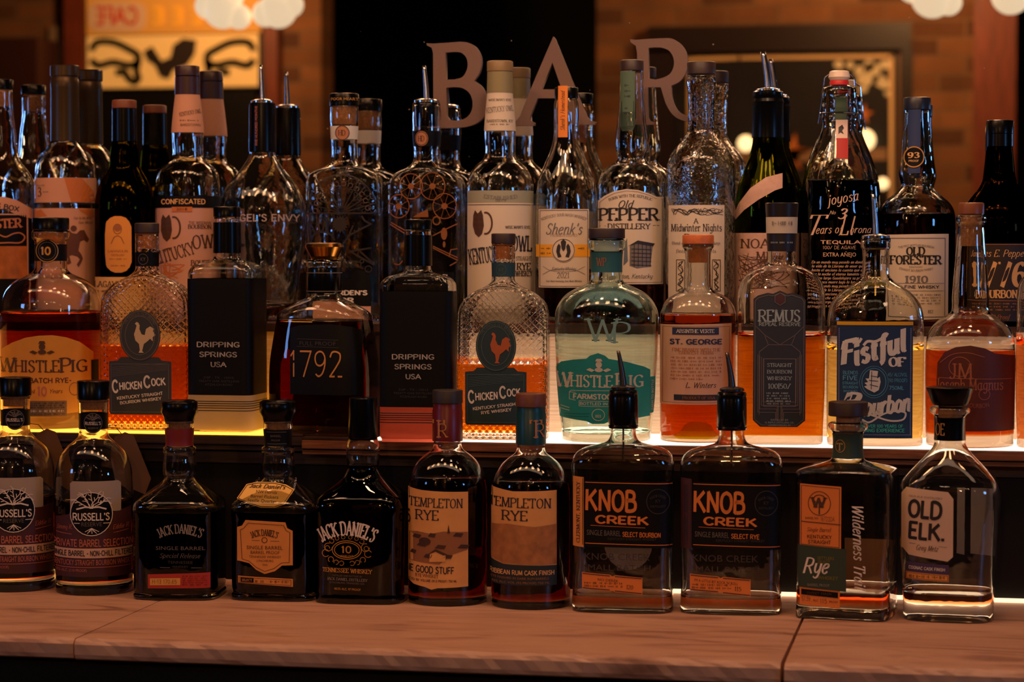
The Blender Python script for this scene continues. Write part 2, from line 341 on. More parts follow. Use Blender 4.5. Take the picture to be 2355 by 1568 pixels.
def fill2d(name, loops, depth, m, to3d, parent=None):
    c = bpy.data.curves.new('c', 'CURVE'); c.dimensions = '2D'; c.fill_mode = 'BOTH'; c.extrude = depth / 2
    for lp in loops:
        s = c.splines.new('POLY'); s.points.add(len(lp) - 1); s.use_cyclic_u = True
        for i, p in enumerate(lp): s.points[i].co = (p[0], p[1], 0, 1)
    o = bpy.data.objects.new('c', c); COL.objects.link(o)
    dg = bpy.context.evaluated_depsgraph_get(); dg.update(); me = bpy.data.meshes.new_from_object(o.evaluated_get(dg))
    bpy.data.objects.remove(o); bpy.data.curves.remove(c)
    for v in me.vertices: v.co = to3d(v.co.x, v.co.y, v.co.z)
    me.name = name
    return link(name, me, m, parent)
def tube(V, Fc, pts, r, n=6):
    pts = [Vector(p) for p in pts]; base = len(V)
    for i, p in enumerate(pts):
        d = (pts[min(i + 1, len(pts) - 1)] - pts[max(i - 1, 0)]).normalized()
        a = d.cross(Vector((0.1, .2, 1))).normalized() if abs(d.z) < .95 else d.cross(Vector((1, 0, 0))).normalized(); b = d.cross(a)
        for k in range(n):
            t = 2 * pi * k / n; V.append(p + a * (r * cos(t)) + b * (r * sin(t)))
    for i in range(len(pts) - 1):
        for k in range(n):
            Fc.append((base + i * n + k, base + i * n + (k + 1) % n, base + (i + 1) * n + (k + 1) % n, base + (i + 1) * n + k))
    Fc.append(tuple(base + k for k in range(n))[::-1]); Fc.append(tuple(base + (len(pts) - 1) * n + k for k in range(n)))

# ------------------------------------------------------------------ bottles
M_ = 56
ROWS = {'counter': COUNTER, 'shelf': SHELF, 'top': TOP}
def spline_profile(prof):
    segs = [[]]
    for p in prof:
        segs[-1].append(p[:2])
        if len(p) > 2: segs.append([p[:2]])
    out = []
    for s in segs:
        if len(s) < 2: continue
        c = catmull([(float(a), float(b)) for a, b in s], 5)
        if out: c = c[1:]
        out += c
    return out
class Bottle:
    def __init__(self, name, label, group, u, row, vf, prof, N=2.0, dr=1.0, al=False, er=0.0, level=None, liq=None, gl=None,
                 wall=4.0, base=14, Y=None, cat='bottle', lz=0.0):
        zs = ROWS[row] + lz
        hwb = prof[-1][1]
        if Y is None:
            pf = on_z(u, vf, zs); Y = pf.y + hwb * dr * pf.y / F
        p = at(u, 700, Y); X = p.x
        uu, v0, w = proj((X, Y, zs)); self.s = w / F; self.u = u; self.v0 = v0
        phi = atan2(-X, Y)                                        # turns the front to the camera
        self.rho = (-phi if al else 0.0) + math.radians(er)
        self.root = empty(name, (X, Y, zs), phi + self.rho)
        tag(self.root, label, cat, group)
        self.N, self.dr = N, dr
        prof = [p for p in prof]
        pr = spline_profile(prof)
        bw = pr[-1][1]
        pr = [q for q in pr if q[0] < v0 - 5] + [(v0 - 4, bw), (v0 - 1.2, bw - 1.2), (v0 - .1, bw - 4)]
        self.pr = pr
        self.hmin = min(q[1] for q in prof); self.hmax = max(q[1] for q in prof)
        self.text = {}; self.npar = None
        s = self.s
        V, Fc = [], []
        rings = [self.ring(v) for v, h in pr]
        idx = []
        for (v, h), (a, b, n) in zip(pr, rings): idx.append(self._ring(V, a, b, n, (v0 - v) * s))
        for i in range(len(idx) - 1): self._join(Fc, idx[i + 1], idx[i])
        Fc.append(tuple(idx[0] + k for k in range(M_))); Fc.append(tuple(idx[-1] + k for k in reversed(range(M_))))
        # the hollow above the drink
        top = pr[0][0] + 5
        lv = min(level if level is not None else 1e9, v0 - base)
        self.lv = lv
        prc = [q for q in pr if top < q[0] < lv]
        ends = [(lv, self.hw(lv))] if lv < v0 - 3 else []
        cav = [(top, self.hw(top))] + prc + ends
        ci = []
        for v, h in cav:
            a, b, n = self.ring(v); k = min(wall, a / s * .16) * s
            ci.append(self._ring(V, a - k, b - k, n, (v0 - v) * s))
        for i in range(len(ci) - 1): self._join(Fc, ci[i], ci[i + 1])
        Fc.append(tuple(ci[0] + k for k in reversed(range(M_)))); Fc.append(tuple(ci[-1] + k for k in range(M_)))
        self.glass = mesh('bottle_glass', V, Fc, gl or CLEAR, self.root, True)
        for k in (0,): pass
        if liq and level is not None and level < v0 - base - 4:
            V, Fc = [], []; idx = []
            lq = [(lv + .6, self.hw(lv + .6))] + [q for q in pr if lv + 1.5 < q[0] < v0 - base] + [(v0 - base, self.hw(v0 - base))]
            for v, h in lq:
                a, b, n = self.ring(v); k = wall * s * 1.1
                idx.append(self._ring(V, a - k, b - k, n, (v0 - v) * s))
            for i in range(len(idx) - 1): self._join(Fc, idx[i + 1], idx[i])
            Fc.append(tuple(idx[0] + k for k in range(M_))); Fc.append(tuple(idx[-1] + k for k in reversed(range(M_))))
            mesh('liquid', V, Fc, liq, self.root, True)
    def hw(self, v):
        pr = self.pr
        if v <= pr[0][0]: return pr[0][1]
        for i in range(len(pr) - 1):
            a, b = pr[i], pr[i + 1]
            if a[0] <= v <= b[0]:
                t = (v - a[0]) / max(b[0] - a[0], 1e-6); return a[1] + (b[1] - a[1]) * t
        return pr[-1][1]
    def ring(self, v, hw=None):
        h = self.hw(v) if hw is None else hw
        t = (h - self.hmin) / max(self.hmax - self.hmin, 1e-6); t = max(0, min(1, t * 1.15 - .1)); t = t * t * (3 - 2 * t)
        n = 2 + (self.N - 2) * t; b = h * (1 + (self.dr - 1) * t)
        return h * self.s, b * self.s, n
    def _ring(self, V, a, b, n, z):
        i = len(V)
        for k in range(M_):
            t = 2 * pi * (k + .5) / M_; c, sn = cos(t), sin(t)
            r = ((abs(c) / a) ** n + (abs(sn) / b) ** n) ** (-1 / n)
            V.append((r * c, r * sn, z))
        return i
    def _join(self, Fc, lo, hi):
        for k in range(M_): Fc.append((lo + k, lo + (k + 1) % M_, hi + (k + 1) % M_, hi + k))
    def M(self, u, v, k=1, hw=None):
        a, b, n = self.ring(v, hw); s = self.s; x = (u - self.u) * s
        if self.rho and n > 2.3: x = (x - b * sin(self.rho)) / cos(self.rho)
        x = max(-.9995 * a, min(.9995 * a, x))
        y = -b * (1 - (abs(x) / a) ** n) ** (1 / n)
        nx = (abs(x) / a) ** (n - 1) / a * (1 if x > 0 else -1); ny = -(abs(y) / b) ** (n - 1) / b; L = hypot(nx, ny) or 1
        o = .0004 * k
        return (x + nx / L * o, y + ny / L * o, (self.v0 - v) * s)
    def rev(self, part, prof, m, cap=True, parent=None, smooth=True, off=0.0, n=None):
        """turned part on the bottle's axis: prof = [(v, half width)] from top to bottom"""
        V, Fc, idx = [], [], []; s = self.s
        for v, h in prof: idx.append(self._ring(V, h * s + off, h * s + off, n or 2, (self.v0 - v) * s))
        for i in range(len(idx) - 1): self._join(Fc, idx[i + 1], idx[i])
        if cap: Fc.append(tuple(idx[0] + k for k in range(M_))); Fc.append(tuple(idx[-1] + k for k in reversed(range(M_))))
        o = mesh(part, V, Fc, m, parent or self.root)
        if smooth:
            bm = bmesh.new(); bm.from_mesh(o.data)
            for f in bm.faces: f.smooth = True
            for e in bm.edges:
                if len(e.link_faces) == 2 and e.calc_face_angle(0) > .6: e.smooth = False
            bm.to_mesh(o.data); bm.free()
        return o
    def cap(self, v0, v1, h, m, part='cap', h2=None, r=2.5):
        h2 = h2 or h
        return self.rev(part, [(v0, h - r * 1.4), (v0 + r * .4, h - r * .4), (v0 + r, h), (v1 - r * .6, h2), (v1, h2 - r * .6)], m)
    def band(self, part, v0, v1, m, k=1, hw=None):
        """sleeve that follows the glass from v0 to v1"""
        V, Fc, idx = [], [], []; nn = max(2, int((v1 - v0) / 6))
        for i in range(nn + 1):
            v = v0 + (v1 - v0) * i / nn; a, b, n = self.ring(v, hw); o = .0004 * k
            idx.append(self._ring(V, a + o, b + o, n, (self.v0 - v) * self.s))
        for i in range(nn): self._join(Fc, idx[i + 1], idx[i])
        return mesh(part, V, Fc, m, self.root, True)
    def lab(self, part, top, bot, m, k=1, parent=None, hw=None, cols=28, rows=8):
        us = sorted(set([top[0][0] + (top[-1][0] - top[0][0]) * i / cols for i in range(cols + 1)] + [p[0] for p in top[1:-1]] + [p[0] for p in bot[1:-1] if top[0][0] < p[0] < top[-1][0]]))
        def ev(pl, u):
            if u <= pl[0][0]: return pl[0][1]
            for a, b in zip(pl, pl[1:]):
                if a[0] <= u <= b[0]: return a[1] + (b[1] - a[1]) * (u - a[0]) / max(b[0] - a[0], 1e-6)
            return pl[-1][1]
        V, Fc = [], []; R = rows + 1
        for u in us:
            t, b = ev(top, u), ev(bot, u)
            for j in range(R): V.append(self.M(u, t + (b - t) * j / rows, k, hw))
        for i in range(len(us) - 1):
            for j in range(rows): Fc.append((i * R + j, i * R + j + 1, (i + 1) * R + j + 1, (i + 1) * R + j))
        return mesh(part, V, Fc, m, parent or self.root, True)
    def rect(self, part, u0, u1, v0, v1, m, k=1, parent=None, skew=0.0, hw=None):
        return self.lab(part, [(u0, v0), (u1, v0 + skew)], [(u0, v1), (u1, v1 + skew)], m, k, parent, hw)
    def oval(self, part, u, v, rx, ry, m, k=1, parent=None, hw=None):
        A = [pi * i / 20 for i in range(21)]
        return self.lab(part, [(u - rx * cos(a), v - ry * sin(a)) for a in A], [(u - rx * cos(a), v + ry * sin(a)) for a in A], m, k, parent, hw)
    # --- print: everything of one colour on one label becomes one mesh
    def put(self, par, m, pts, faces, k=2, hw=None):
        if not pts: return
        g = 7; us = [p[0] for p in pts]; vs = [p[1] for p in pts]
        bb = (min(us) - g, max(us) + g, min(vs) - g, max(vs) + g)
        self.text.setdefault((par, m), []).append((bb, [self.M(u, v, k, hw) for u, v in pts], faces))
    def T(self, par, m, s, u, v, h, font='b', w=None, rot=0.0, arch=0.0, bold=0.0, sp=0.0, k=2, hw=None, arc=False):
        """text centred on u, with the middle of its capitals at v"""
        gl = [glyph(c, font, bold) for c in s]; tot = sum(g[2] + sp for g in gl) - sp
        sx = (w / tot) if w else h
        x = -tot / 2; a, b, n = self.ring(v, hw); rpx = a / self.s; curved = arc and n < 2.3
        th0 = asin(max(-.99, min(.99, (u - self.u) / rpx))) if curved else 0
        pts, fcs = [], []
        cr, sr = cos(math.radians(rot)), sin(math.radians(rot))
        for g in gl:
            i = len(pts)
            for gx, gy in g[0]:
                X, Yy = (x + gx) * sx, (gy - .5) * h
                if arch:
                    an = X / arch; rr = arch + Yy; X = rr * sin(an); Yy = rr * cos(an) - arch
                X, Yy = X * cr - Yy * sr, X * sr + Yy * cr
                if curved:
                    th = th0 + X / rpx; uu = self.u + rpx * sin(max(-1.5, min(1.5, th)))
                else: uu = u + X
                pts.append((uu, v - Yy))
            fcs += [tuple(i + j for j in f) for f in g[1]]; x += g[2] + sp
        self.put(par, m, pts, fcs, k, hw)
    def lines(self, par, m, pls, w=1.5, k=2, hw=None, closed=False):
        pts, fcs = [], []
        for pl in pls:
            if closed: pl = list(pl) + [pl[0]]
            q = []
            for a, b in zip(pl, pl[1:]):
                L = hypot(b[0] - a[0], b[1] - a[1]); nn = max(1, int(L / 8))
                q += [(a[0] + (b[0] - a[0]) * i / nn, a[1] + (b[1] - a[1]) * i / nn) for i in range(nn)]
            q.append(pl[-1])
            for a, b in zip(q, q[1:]):
                dx, dy = b[0] - a[0], b[1] - a[1]; L = hypot(dx, dy) or 1; nx, ny = -dy / L * w / 2, dx / L * w / 2; ex, ey = dx / L * w * .25, dy / L * w * .25
                i = len(pts); pts += [(a[0] - ex + nx, a[1] - ey + ny), (a[0] - ex - nx, a[1] - ey - ny), (b[0] + ex - nx, b[1] + ey - ny), (b[0] + ex + nx, b[1] + ey + ny)]; fcs.append((i, i + 1, i + 2, i + 3))
        self.put(par, m, pts, fcs, k, hw)
    def circ(self, par, m, u, v, rx, ry=None, w=1.5, k=2, a0=0, a1=360, hw=None):
        ry = ry or rx; n = 28
        self.lines(par, m, [[(u + rx * cos(math.radians(a0 + (a1 - a0) * i / n)), v + ry * sin(math.radians(a0 + (a1 - a0) * i / n))) for i in range(n + 1)]], w, k, hw)
    def frame(self, par, m, u0, u1, v0, v1, w=1.5, k=2, skew=0.0):
        self.lines(par, m, [[(u0, v0), (u1, v0 + skew), (u1, v1 + skew), (u0, v1)]], w, k, closed=True)
    def poly(self, par, m, pl, k=2, hw=None):
        t = tessellate_polygon([[Vector((p[0], p[1], 0)) for p in pl]])
        bm = bmesh.new(); vs = [bm.verts.new((p[0], p[1], 0)) for p in pl]
        for f in t:
            try: bm.faces.new([vs[i] for i in f])
            except ValueError: pass
        for _ in range(4):
            es = [e for e in bm.edges if e.calc_length() > 14]
            if not es: break
            bmesh.ops.subdivide_edges(bm, edges=es, cuts=1, use_grid_fill=False); bmesh.ops.triangulate(bm, faces=bm.faces[:])
        bm.verts.index_update()
        self.put(par, m, [(v.co.x, v.co.y) for v in bm.verts], [tuple(v.index for v in f.verts) for f in bm.faces], k, hw); bm.free()
    def blob(self, par, m, u, v, rx, ry=None, k=2, hw=None):
        ry = ry or rx; self.poly(par, m, [(u + rx * cos(2 * pi * i / 24), v + ry * sin(2 * pi * i / 24)) for i in range(24)], k, hw)
    def scribble(self, par, m, u0, u1, v, h=3.0, k=2, w=1.2, seed=0, hw=None):
        """a line of print too small to read"""
        rnd = random.Random(seed + int(u0 * 7 + v)); x = u0; pls = []
        while x < u1 - 2:
            L = min(rnd.uniform(6, 18), u1 - x); y = x
            while y < x + L - 1.5:
                q = rnd.random()
                pls.append([(y, v + h / 2), (y, v - h / 2)] if q < .6 else [(y, v), (y + 2, v)]); y += rnd.uniform(1.8, 3)
            x += L + 4
        self.lines(par, m, pls, w, k, hw)
    def done(self):
        for (par, m), calls in self.text.items():
            groups = []                                            # print that lies close together is one mesh
            for bb, V, Fc in calls:
                near = [g for g in groups if any(bb[0] < c[1] and bb[1] > c[0] and bb[2] < c[3] and bb[3] > c[2] for c in g[0])]
                new = ([bb], [(V, Fc)])
                for g in near: new[0].extend(g[0]); new[1].extend(g[1]); groups.remove(g)
                groups.append(new)
            for _, parts in groups:
                V, Fc = [], []
                for v_, f_ in parts:
                    i = len(V); V.extend(v_); Fc.extend(tuple(i + j for j in f) for f in f_)
                mesh('lettering', V, Fc, m, par if par else self.root)
    def pourer(self, tipu, tipv, v, h, hb=5, ht=3, vb=None, metal=STEEL):
        """steel speed pourer: flange at v, bent spout rising to the tip"""
        s = self.s; r = self.rev('pourer', [(v - 5, h * .45), (v - 2, h * .9), (v, h), (v + 5, h), (v + 7, h * .8)], metal)
        V, Fc = [], []; z = lambda q: (self.v0 - q) * s
        x1 = (tipu - self.u) * s; N = 8; base = len(V)
        for i in range(N + 1):
            t = i / N; q = v - 4 + (tipv - v + 4) * t; x = x1 * (t ** 1.4); rad = (hb + (ht - hb) * t) * s
            for k in range(10): an = 2 * pi * k / 10; V.append((x + rad * cos(an), rad * sin(an), z(q)))
        for i in range(N):
            for k in range(10): Fc.append((i * 10 + k, i * 10 + (k + 1) % 10, (i + 1) * 10 + (k + 1) % 10, (i + 1) * 10 + k))
        Fc.append(tuple(N * 10 + k for k in range(10)))
        mesh('spout', V, Fc, metal, r, True)
        if vb:
            V, Fc = [], []; tube(V, Fc, [(0, 0, z(v + 6)), (0, 0, z(vb))], 2.2 * s, 8); mesh('pour_tube', V, Fc, metal, r, True)

# ------------------------------------------------------------------ the setting
def rmat(name, base, ramp, scale, stretch=(1, 1, 1), rough=0.5, bump=0.15, dist=0.0, coat=0.0, detail=8):
    """two-colour veined surface: ramp = [(position, rgb), ...]"""
    m = bpy.data.materials.new(name); m.use_nodes = True; nt = m.node_tree; p = nt.nodes['Principled BSDF']
    tc = nt.nodes.new('ShaderNodeTexCoord'); mp = nt.nodes.new('ShaderNodeMapping'); mp.inputs['Scale'].default_value = stretch
    n = nt.nodes.new('ShaderNodeTexNoise'); n.inputs['Scale'].default_value = scale; n.inputs['Detail'].default_value = detail; n.inputs['Distortion'].default_value = dist
    cr = nt.nodes.new('ShaderNodeValToRGB'); e = cr.color_ramp.elements
    while len(e) < len(ramp): e.new(0.5)
    for k, (pos, c) in enumerate(ramp): e[k].position = pos; e[k].color = lin(c)
    b = nt.nodes.new('ShaderNodeBump'); b.inputs['Strength'].default_value = bump; b.inputs['Distance'].default_value = 0.004
    L = nt.links.new
    L(tc.outputs['Object'], mp.inputs[0]); L(mp.outputs[0], n.inputs['Vector']); L(n.outputs[0], cr.inputs[0]); L(cr.outputs[0], p.inputs['Base Color'])
    L(n.outputs[0], b.inputs['Height']); L(b.outputs[0], p.inputs['Normal'])
    p.inputs['Roughness'].default_value = rough; p.inputs['Coat Weight'].default_value = coat
    return m
MARBLE = rmat('worn_marble', None, [(0.25, (140, 98, 78)), (0.45, (204, 156, 130)), (0.6, (216, 170, 142)), (0.8, (180, 132, 106))], 9, (.55, 2.4, 1), 0.42, 0.10, 1.6, detail=12)
DARKWOOD = rmat('dark_wood', None, [(0.3, (30, 18, 14)), (0.7, (66, 38, 26))], 10, (1, 12, 12), 0.5, 0.2)
TRIMWOOD = rmat('brown_wood', None, [(0.3, (92, 52, 34)), (0.7, (140, 84, 56))], 12, (1, 14, 14), 0.42, 0.2, coat=.2)
REDWOOD = rmat('red_brown_wood', None, [(0.3, (96, 40, 22)), (0.7, (140, 62, 34))], 8, (12, 12, 1), 0.5, 0.2)
FLOORM = rmat('floor_boards', None, [(0.3, (40, 26, 20)), (0.7, (70, 46, 34))], 6, (1, 8, 1), 0.5, 0.2)
PLASTER = rmat('dark_plaster', None, [(0.3, (40, 30, 26)), (0.7, (56, 42, 36))], 4, (1, 1, 1), 0.8, 0.2)
DARKPAINT = mat('black_paint', (14, 14, 17), 0.7)
def brick_mat():
    m = bpy.data.materials.new('brick'); m.use_nodes = True; nt = m.node_tree; p = nt.nodes['Principled BSDF']
    tc = nt.nodes.new('ShaderNodeTexCoord'); mp = nt.nodes.new('ShaderNodeMapping'); mp.inputs['Rotation'].default_value = (pi / 2, 0, 0)
    b = nt.nodes.new('ShaderNodeTexBrick'); b.inputs['Scale'].default_value = 1.0
    b.inputs['Brick Width'].default_value = 0.22; b.inputs['Row Height'].default_value = 0.075; b.inputs['Mortar Size'].default_value = 0.007; b.inputs['Mortar Smooth'].default_value = .3
    b.inputs['Color1'].default_value = lin((172, 112, 66)); b.inputs['Color2'].default_value = lin((100, 60, 36)); b.inputs['Mortar'].default_value = lin((148, 108, 74))
    n = nt.nodes.new('ShaderNodeTexNoise'); n.inputs['Scale'].default_value = 5; n.inputs['Detail'].default_value = 6
    mx = nt.nodes.new('ShaderNodeMix'); mx.data_type = 'RGBA'; mx.blend_type = 'MULTIPLY'; mx.inputs[0].default_value = .75
    bp = nt.nodes.new('ShaderNodeBump'); bp.inputs['Strength'].default_value = .5; bp.inputs['Distance'].default_value = .01; bp.invert = True
    L = nt.links.new
    L(tc.outputs['Object'], mp.inputs[0]); L(mp.outputs[0], b.inputs['Vector']); L(tc.outputs['Object'], n.inputs['Vector'])
    L(b.outputs['Color'], mx.inputs[6]); L(n.outputs[0], mx.inputs[7]); L(mx.outputs[2], p.inputs['Base Color']); L(b.outputs['Fac'], bp.inputs['Height']); L(bp.outputs[0], p.inputs['Normal'])
    p.inputs['Roughness'].default_value = .85
    return m
BRICK = brick_mat()
XL, XR, YB, YF = -5.2, 3.2, -3.0, 3.60
YV = 2 * YM - YB                                       # where the far wall appears behind the mirror
def mir(u, v, d=0.0):
    """point of the room seen at (u, v) in the mirror, d in front of the far brick wall"""
    p = at(u, v, YV - d); return Vector((p.x, 2 * YM - p.y, p.z))
S = dict(kind='structure')
tag(box('floor', XL, XR, -5.0, YF + .1, -.1, 0, FLOORM), **S)
tag(box('ceiling', XL, XR, -5.0, YF + .1, 3.0, 3.1, PLASTER), **S)
tag(box('wall_left', XL - .1, XL, -5.0, YF + .1, 0, 3.0, PLASTER), **S)
tag(box('wall_right', XR, XR + .1, -5.0, YF + .1, 0, 3.0, PLASTER), **S)
tag(box('wall_front', XL, XR, YF, YF + .1, 0, 3.0, PLASTER), **S)
tag(box('wall_back', XL, XR, -5.1, -5.0, 0, 3.0, DARKPAINT), **S)
xo0, xo1 = mir(738, 100).x, mir(1372, 100).x            # dark doorway between the two brick walls
o = box('wall_back', XL, xo0, YB - .2, YB, 0, 3.0, BRICK); tag(o, **S)
xr1 = mir(2335, 100).x
o = box('wall_back', xo1, xr1, YB - .2, YB, 0, 3.0, BRICK); tag(o, **S)
for u in (172, 624):                                     # wooden posts
    x = mir(u, 100, .06).x; w = .030 if u > 300 else .045
    tag(box('trim_1' if u < 300 else 'trim_2', x - w, x + w, YB, YB + .07, 0, 3.0, REDWOOD), **S)
x = mir(2288, 100, .06).x; tag(box('trim_3', x - .085, x + .085, YB, YB + .09, 0, 3.0, REDWOOD), **S)

# the mirror behind the bar
m = bpy.data.materials.new('old_mirror'); m.use_nodes = True; nt = m.node_tree; p = nt.nodes['Principled BSDF']
p.inputs['Base Color'].default_value = (.86, .85, .83, 1); p.inputs['Metallic'].default_value = 1; p.inputs['Roughness'].default_value = 0.0
tc = nt.nodes.new('ShaderNodeTexCoord'); vo = nt.nodes.new('ShaderNodeTexVoronoi'); vo.inputs['Scale'].default_value = 38
n2 = nt.nodes.new('ShaderNodeTexNoise'); n2.inputs['Scale'].default_value = 9
ma = nt.nodes.new('ShaderNodeMath'); ma.operation = 'LESS_THAN'; ms = nt.nodes.new('ShaderNodeMath'); ms.operation = 'MULTIPLY'; ms.inputs[1].default_value = .075
d = nt.nodes.new('ShaderNodeBsdfDiffuse'); d.inputs[0].default_value = lin((210, 190, 170)); mx = nt.nodes.new('ShaderNodeMixShader')
L = nt.links.new
L(tc.outputs['Object'], vo.inputs['Vector']); L(tc.outputs['Object'], n2.inputs['Vector']); L(n2.outputs[0], ms.inputs[0]); L(vo.outputs['Distance'], ma.inputs[0]); L(ms.outputs[0], ma.inputs[1])
mk = nt.nodes.new('ShaderNodeMath'); mk.operation = 'MULTIPLY'; mk.inputs[1].default_value = .35; L(ma.outputs[0], mk.inputs[0])
L(mk.outputs[0], mx.inputs[0]); L(p.outputs[0], mx.inputs[1]); L(d.outputs[0], mx.inputs[2]); L(mx.outputs[0], nt.nodes['Material Output'].inputs[0])
OLDMIRROR = m
tag(box('mirror', -2.2, 1.0, YM, YM + .012, TOP, 2.4, OLDMIRROR), 'large speckled bar mirror behind all the bottles, reflecting the brick room', 'mirror')
box_back = tag(box('trim_4', -2.2, 1.0, YM + .012, YF, TOP - .02, 2.4, DARKWOOD), **S)

# frosted capitals on the mirror
FROST = mat('frosted_letter', (116, 90, 80), 0.75, noise=.1, nscale=500)
def capital(name, label, loops):
    base = at(loops[0][0][0], loops[0][0][1], YM)
    o3 = lambda x, y, z: Vector((at(x, -y, YM - .003).x, YM - .003 + z, at(x, -y, YM - .003).z))
    o = fill2d(name, [[(a, -b) for a, b in lp] for lp in loops], .005, FROST, o3)
    tag(o, label, 'letter', 'letters on the mirror')
def zz(x0, pts): return [(x0 + a / 3.267, b / 3.267) for a, b in pts]
def smooth(pts, n=4):
    return catmull(pts + [pts[0]], n)[:-1]
capital('wall_letter', 'frosted capital letter B on the mirror, first of the word BAR', [
    zz(600, [(1247, 326), (1300, 328), (1400, 322), (1500, 314)] + catmull([(1500, 314), (1560, 322), (1620, 360), (1655, 430), (1657, 495), (1640, 555), (1604, 608)], 4)[1:] + catmull([(1604, 608), (1660, 650), (1695, 725), (1702, 800), (1680, 872), (1630, 922), (1550, 952), (1450, 962)], 4)[1:] + [(1252, 962), (1252, 945), (1285, 930), (1299, 890), (1296, 400), (1286, 360), (1250, 342)]),
    zz(600, [(1390, 395)] + catmull([(1440, 390), (1500, 394), (1540, 425), (1556, 475), (1548, 530), (1515, 580), (1460, 597)], 4) + [(1393, 600)]),
    zz(600, [(1395, 660)] + catmull([(1450, 654), (1510, 660), (1565, 695), (1592, 760), (1582, 840), (1540, 888), (1475, 906), (1420, 900)], 4) + [(1397, 870)])])
capital('wall_letter', 'frosted capital letter A on the mirror, middle of the word BAR', [
    zz(1200, [(238, 276), (250, 290), (395, 650), (455, 800), (490, 875), (515, 905), (555, 915), (555, 937), (355, 937), (355, 918), (385, 900), (380, 860), (330, 738), (122, 738), (66, 872), (62, 905), (97, 922), (97, 945), (-85, 945), (-85, 922), (-40, 908), (-10, 870), (60, 690)]),
    zz(1200, [(232, 470), (302, 672), (150, 672)])])
capital('wall_letter', 'frosted capital letter R on the mirror, last of the word BAR', [
    zz(1200, [(815, 296), (860, 300), (960, 292), (1060, 288)] + catmull([(1060, 288), (1125, 290), (1185, 322), (1230, 380), (1247, 455), (1236, 540), (1190, 610), (1125, 645)], 4)[1:] + catmull([(1125, 645), (1128, 710), (1142, 775), (1175, 832), (1228, 868)], 4)[1:] + [(1262, 880), (1262, 915)] + catmull([(1225, 910), (1168, 888), (1120, 842), (1085, 782), (1060, 705), (1046, 656)], 4) + [(950, 656), (950, 880), (962, 905), (992, 918), (992, 937), (825, 937), (825, 920), (856, 905), (868, 880), (868, 400), (858, 345), (820, 318)]),
    zz(1200, [(955, 360)] + catmull([(1000, 356), (1060, 360), (1112, 386), (1142, 440), (1142, 500), (1115, 555), (1060, 585), (1005, 598)], 4) + [(955, 590)])])

# stepped back bar: boards, risers, lit strips
pm = on_z(1177, 1013, SHELF); YS = pm.y                   # front edge of the middle shelf
Y2 = YS + .155                                            # front of the upper riser
XSPLIT = at(690, 1003, YS).x
XE0, XE1 = -2.2, 1.0
LEDW = mat('led_panel_white', (240, 220, 190), 0.5, emis=(255, 220, 190), es=2.2)
LEDA = mat('led_panel_amber', (240, 200, 120), 0.5, emis=(255, 176, 58), es=2.3)
LEDS = mat('led_strip', (240, 220, 190), 0.5, emis=(255, 214, 170), es=1.6)
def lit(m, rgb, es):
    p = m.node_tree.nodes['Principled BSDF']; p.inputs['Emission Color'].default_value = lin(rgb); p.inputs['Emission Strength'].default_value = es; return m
RISERA = lit(rmat('amber_glow_riser', None, [(0.3, (214, 170, 110)), (0.7, (244, 206, 140))], 14, (1, 1, 26), 0.6, 0.1), (255, 150, 44), .05)  # faint amber glow painted into the riser, for light off the panel
RISERW = lit(rmat('pale_wood_glow_riser', None, [(0.3, (214, 180, 150)), (0.7, (244, 222, 196))], 14, (1, 1, 26), 0.6, 0.1), (255, 216, 180), .05)  # wood riser with a faint pale glow painted in, as panel light
HT = .021
def shelf(name, x0, x1, yf, top, label, trim):
    e = empty(name, ((x0 + x1) / 2, yf, top - .03)); tag(e, label, 'shelf')
    def b(n, X0, X1, Y0, Y1, Z0, Z1, mm, bev=.001):
        o = box(n, X0 - e.location.x, X1 - e.location.x, Y0 - yf, Y1 - yf, Z0 - top + .03, Z1 - top + .03, mm, e, bev); return o
    b('board', x0, x1, yf + .004, Y2, top - .022, top - .003, DARKWOOD)
    b('front_edge', x0, x1, yf, yf + .012, top - .016, top - .004, trim)
    b('front_edge', x0, x1, yf + .003, yf + .014, top - .024, top - .017, trim)
    return b
sb = shelf('shelf', XSPLIT + .002, XE1, YS, SHELF, 'lit shelf board with brown moulded front edge, running off to the right', TRIMWOOD)
sb('light_panel', at(860, 1008, YS).x, XE1, YS + .002, Y2 - .002, SHELF - .003, SHELF - .0002, LEDW, 0)
sb('shelf_top', XSPLIT + .002, at(860, 1008, YS).x, YS + .002, Y2 - .002, SHELF - .003, SHELF - .0002, DARKWOOD, 0)
sa = shelf('shelf', XE0, XSPLIT, YS + .012, SHELF + .003, 'amber-lit shelf board with dark front edge, at the left end', DARKWOOD)
sa('light_panel', XE0, at(640, 1002, YS).x, YS + .014, Y2 - .002, SHELF, SHELF + .0028, LEDA, 0)
sa('shelf_top', at(640, 1002, YS).x, XSPLIT, YS + .014, Y2 - .002, SHELF, SHELF + .0028, DARKWOOD, 0)
xa, xb = at(640, 1002, YS).x, at(1020, 1008, YS).x
tag(box('trim_5', xb, XE1, Y2, Y2 + .02, SHELF - .02, TOP - .012, RISERW), **S)
tag(box('trim_6', XE0, xa, Y2, Y2 + .02, SHELF - .02, TOP - .012, RISERA), **S)
tag(box('trim_11', xa, xb, Y2, Y2 + .02, SHELF - .02, TOP - .012, DARKWOOD), **S)
tag(box('top_shelf', XE0, XE1, Y2 - .004, YM, TOP - .012, TOP, DARKWOOD, bevel=.001), 'dark wooden top step under the back row of bottles', 'shelf')
YR = YS + .035                                            # riser between counter and middle shelf
tag(box('trim_7', XE0, XE1, YR, YR + .02, COUNTER, SHELF - .024, mat('black_riser', (15, 13, 13), .6)), **S)
tag(box('trim_8', XE0, XE1, YR - .008, YR, SHELF - .040, SHELF - .0245, DARKWOOD), **S)
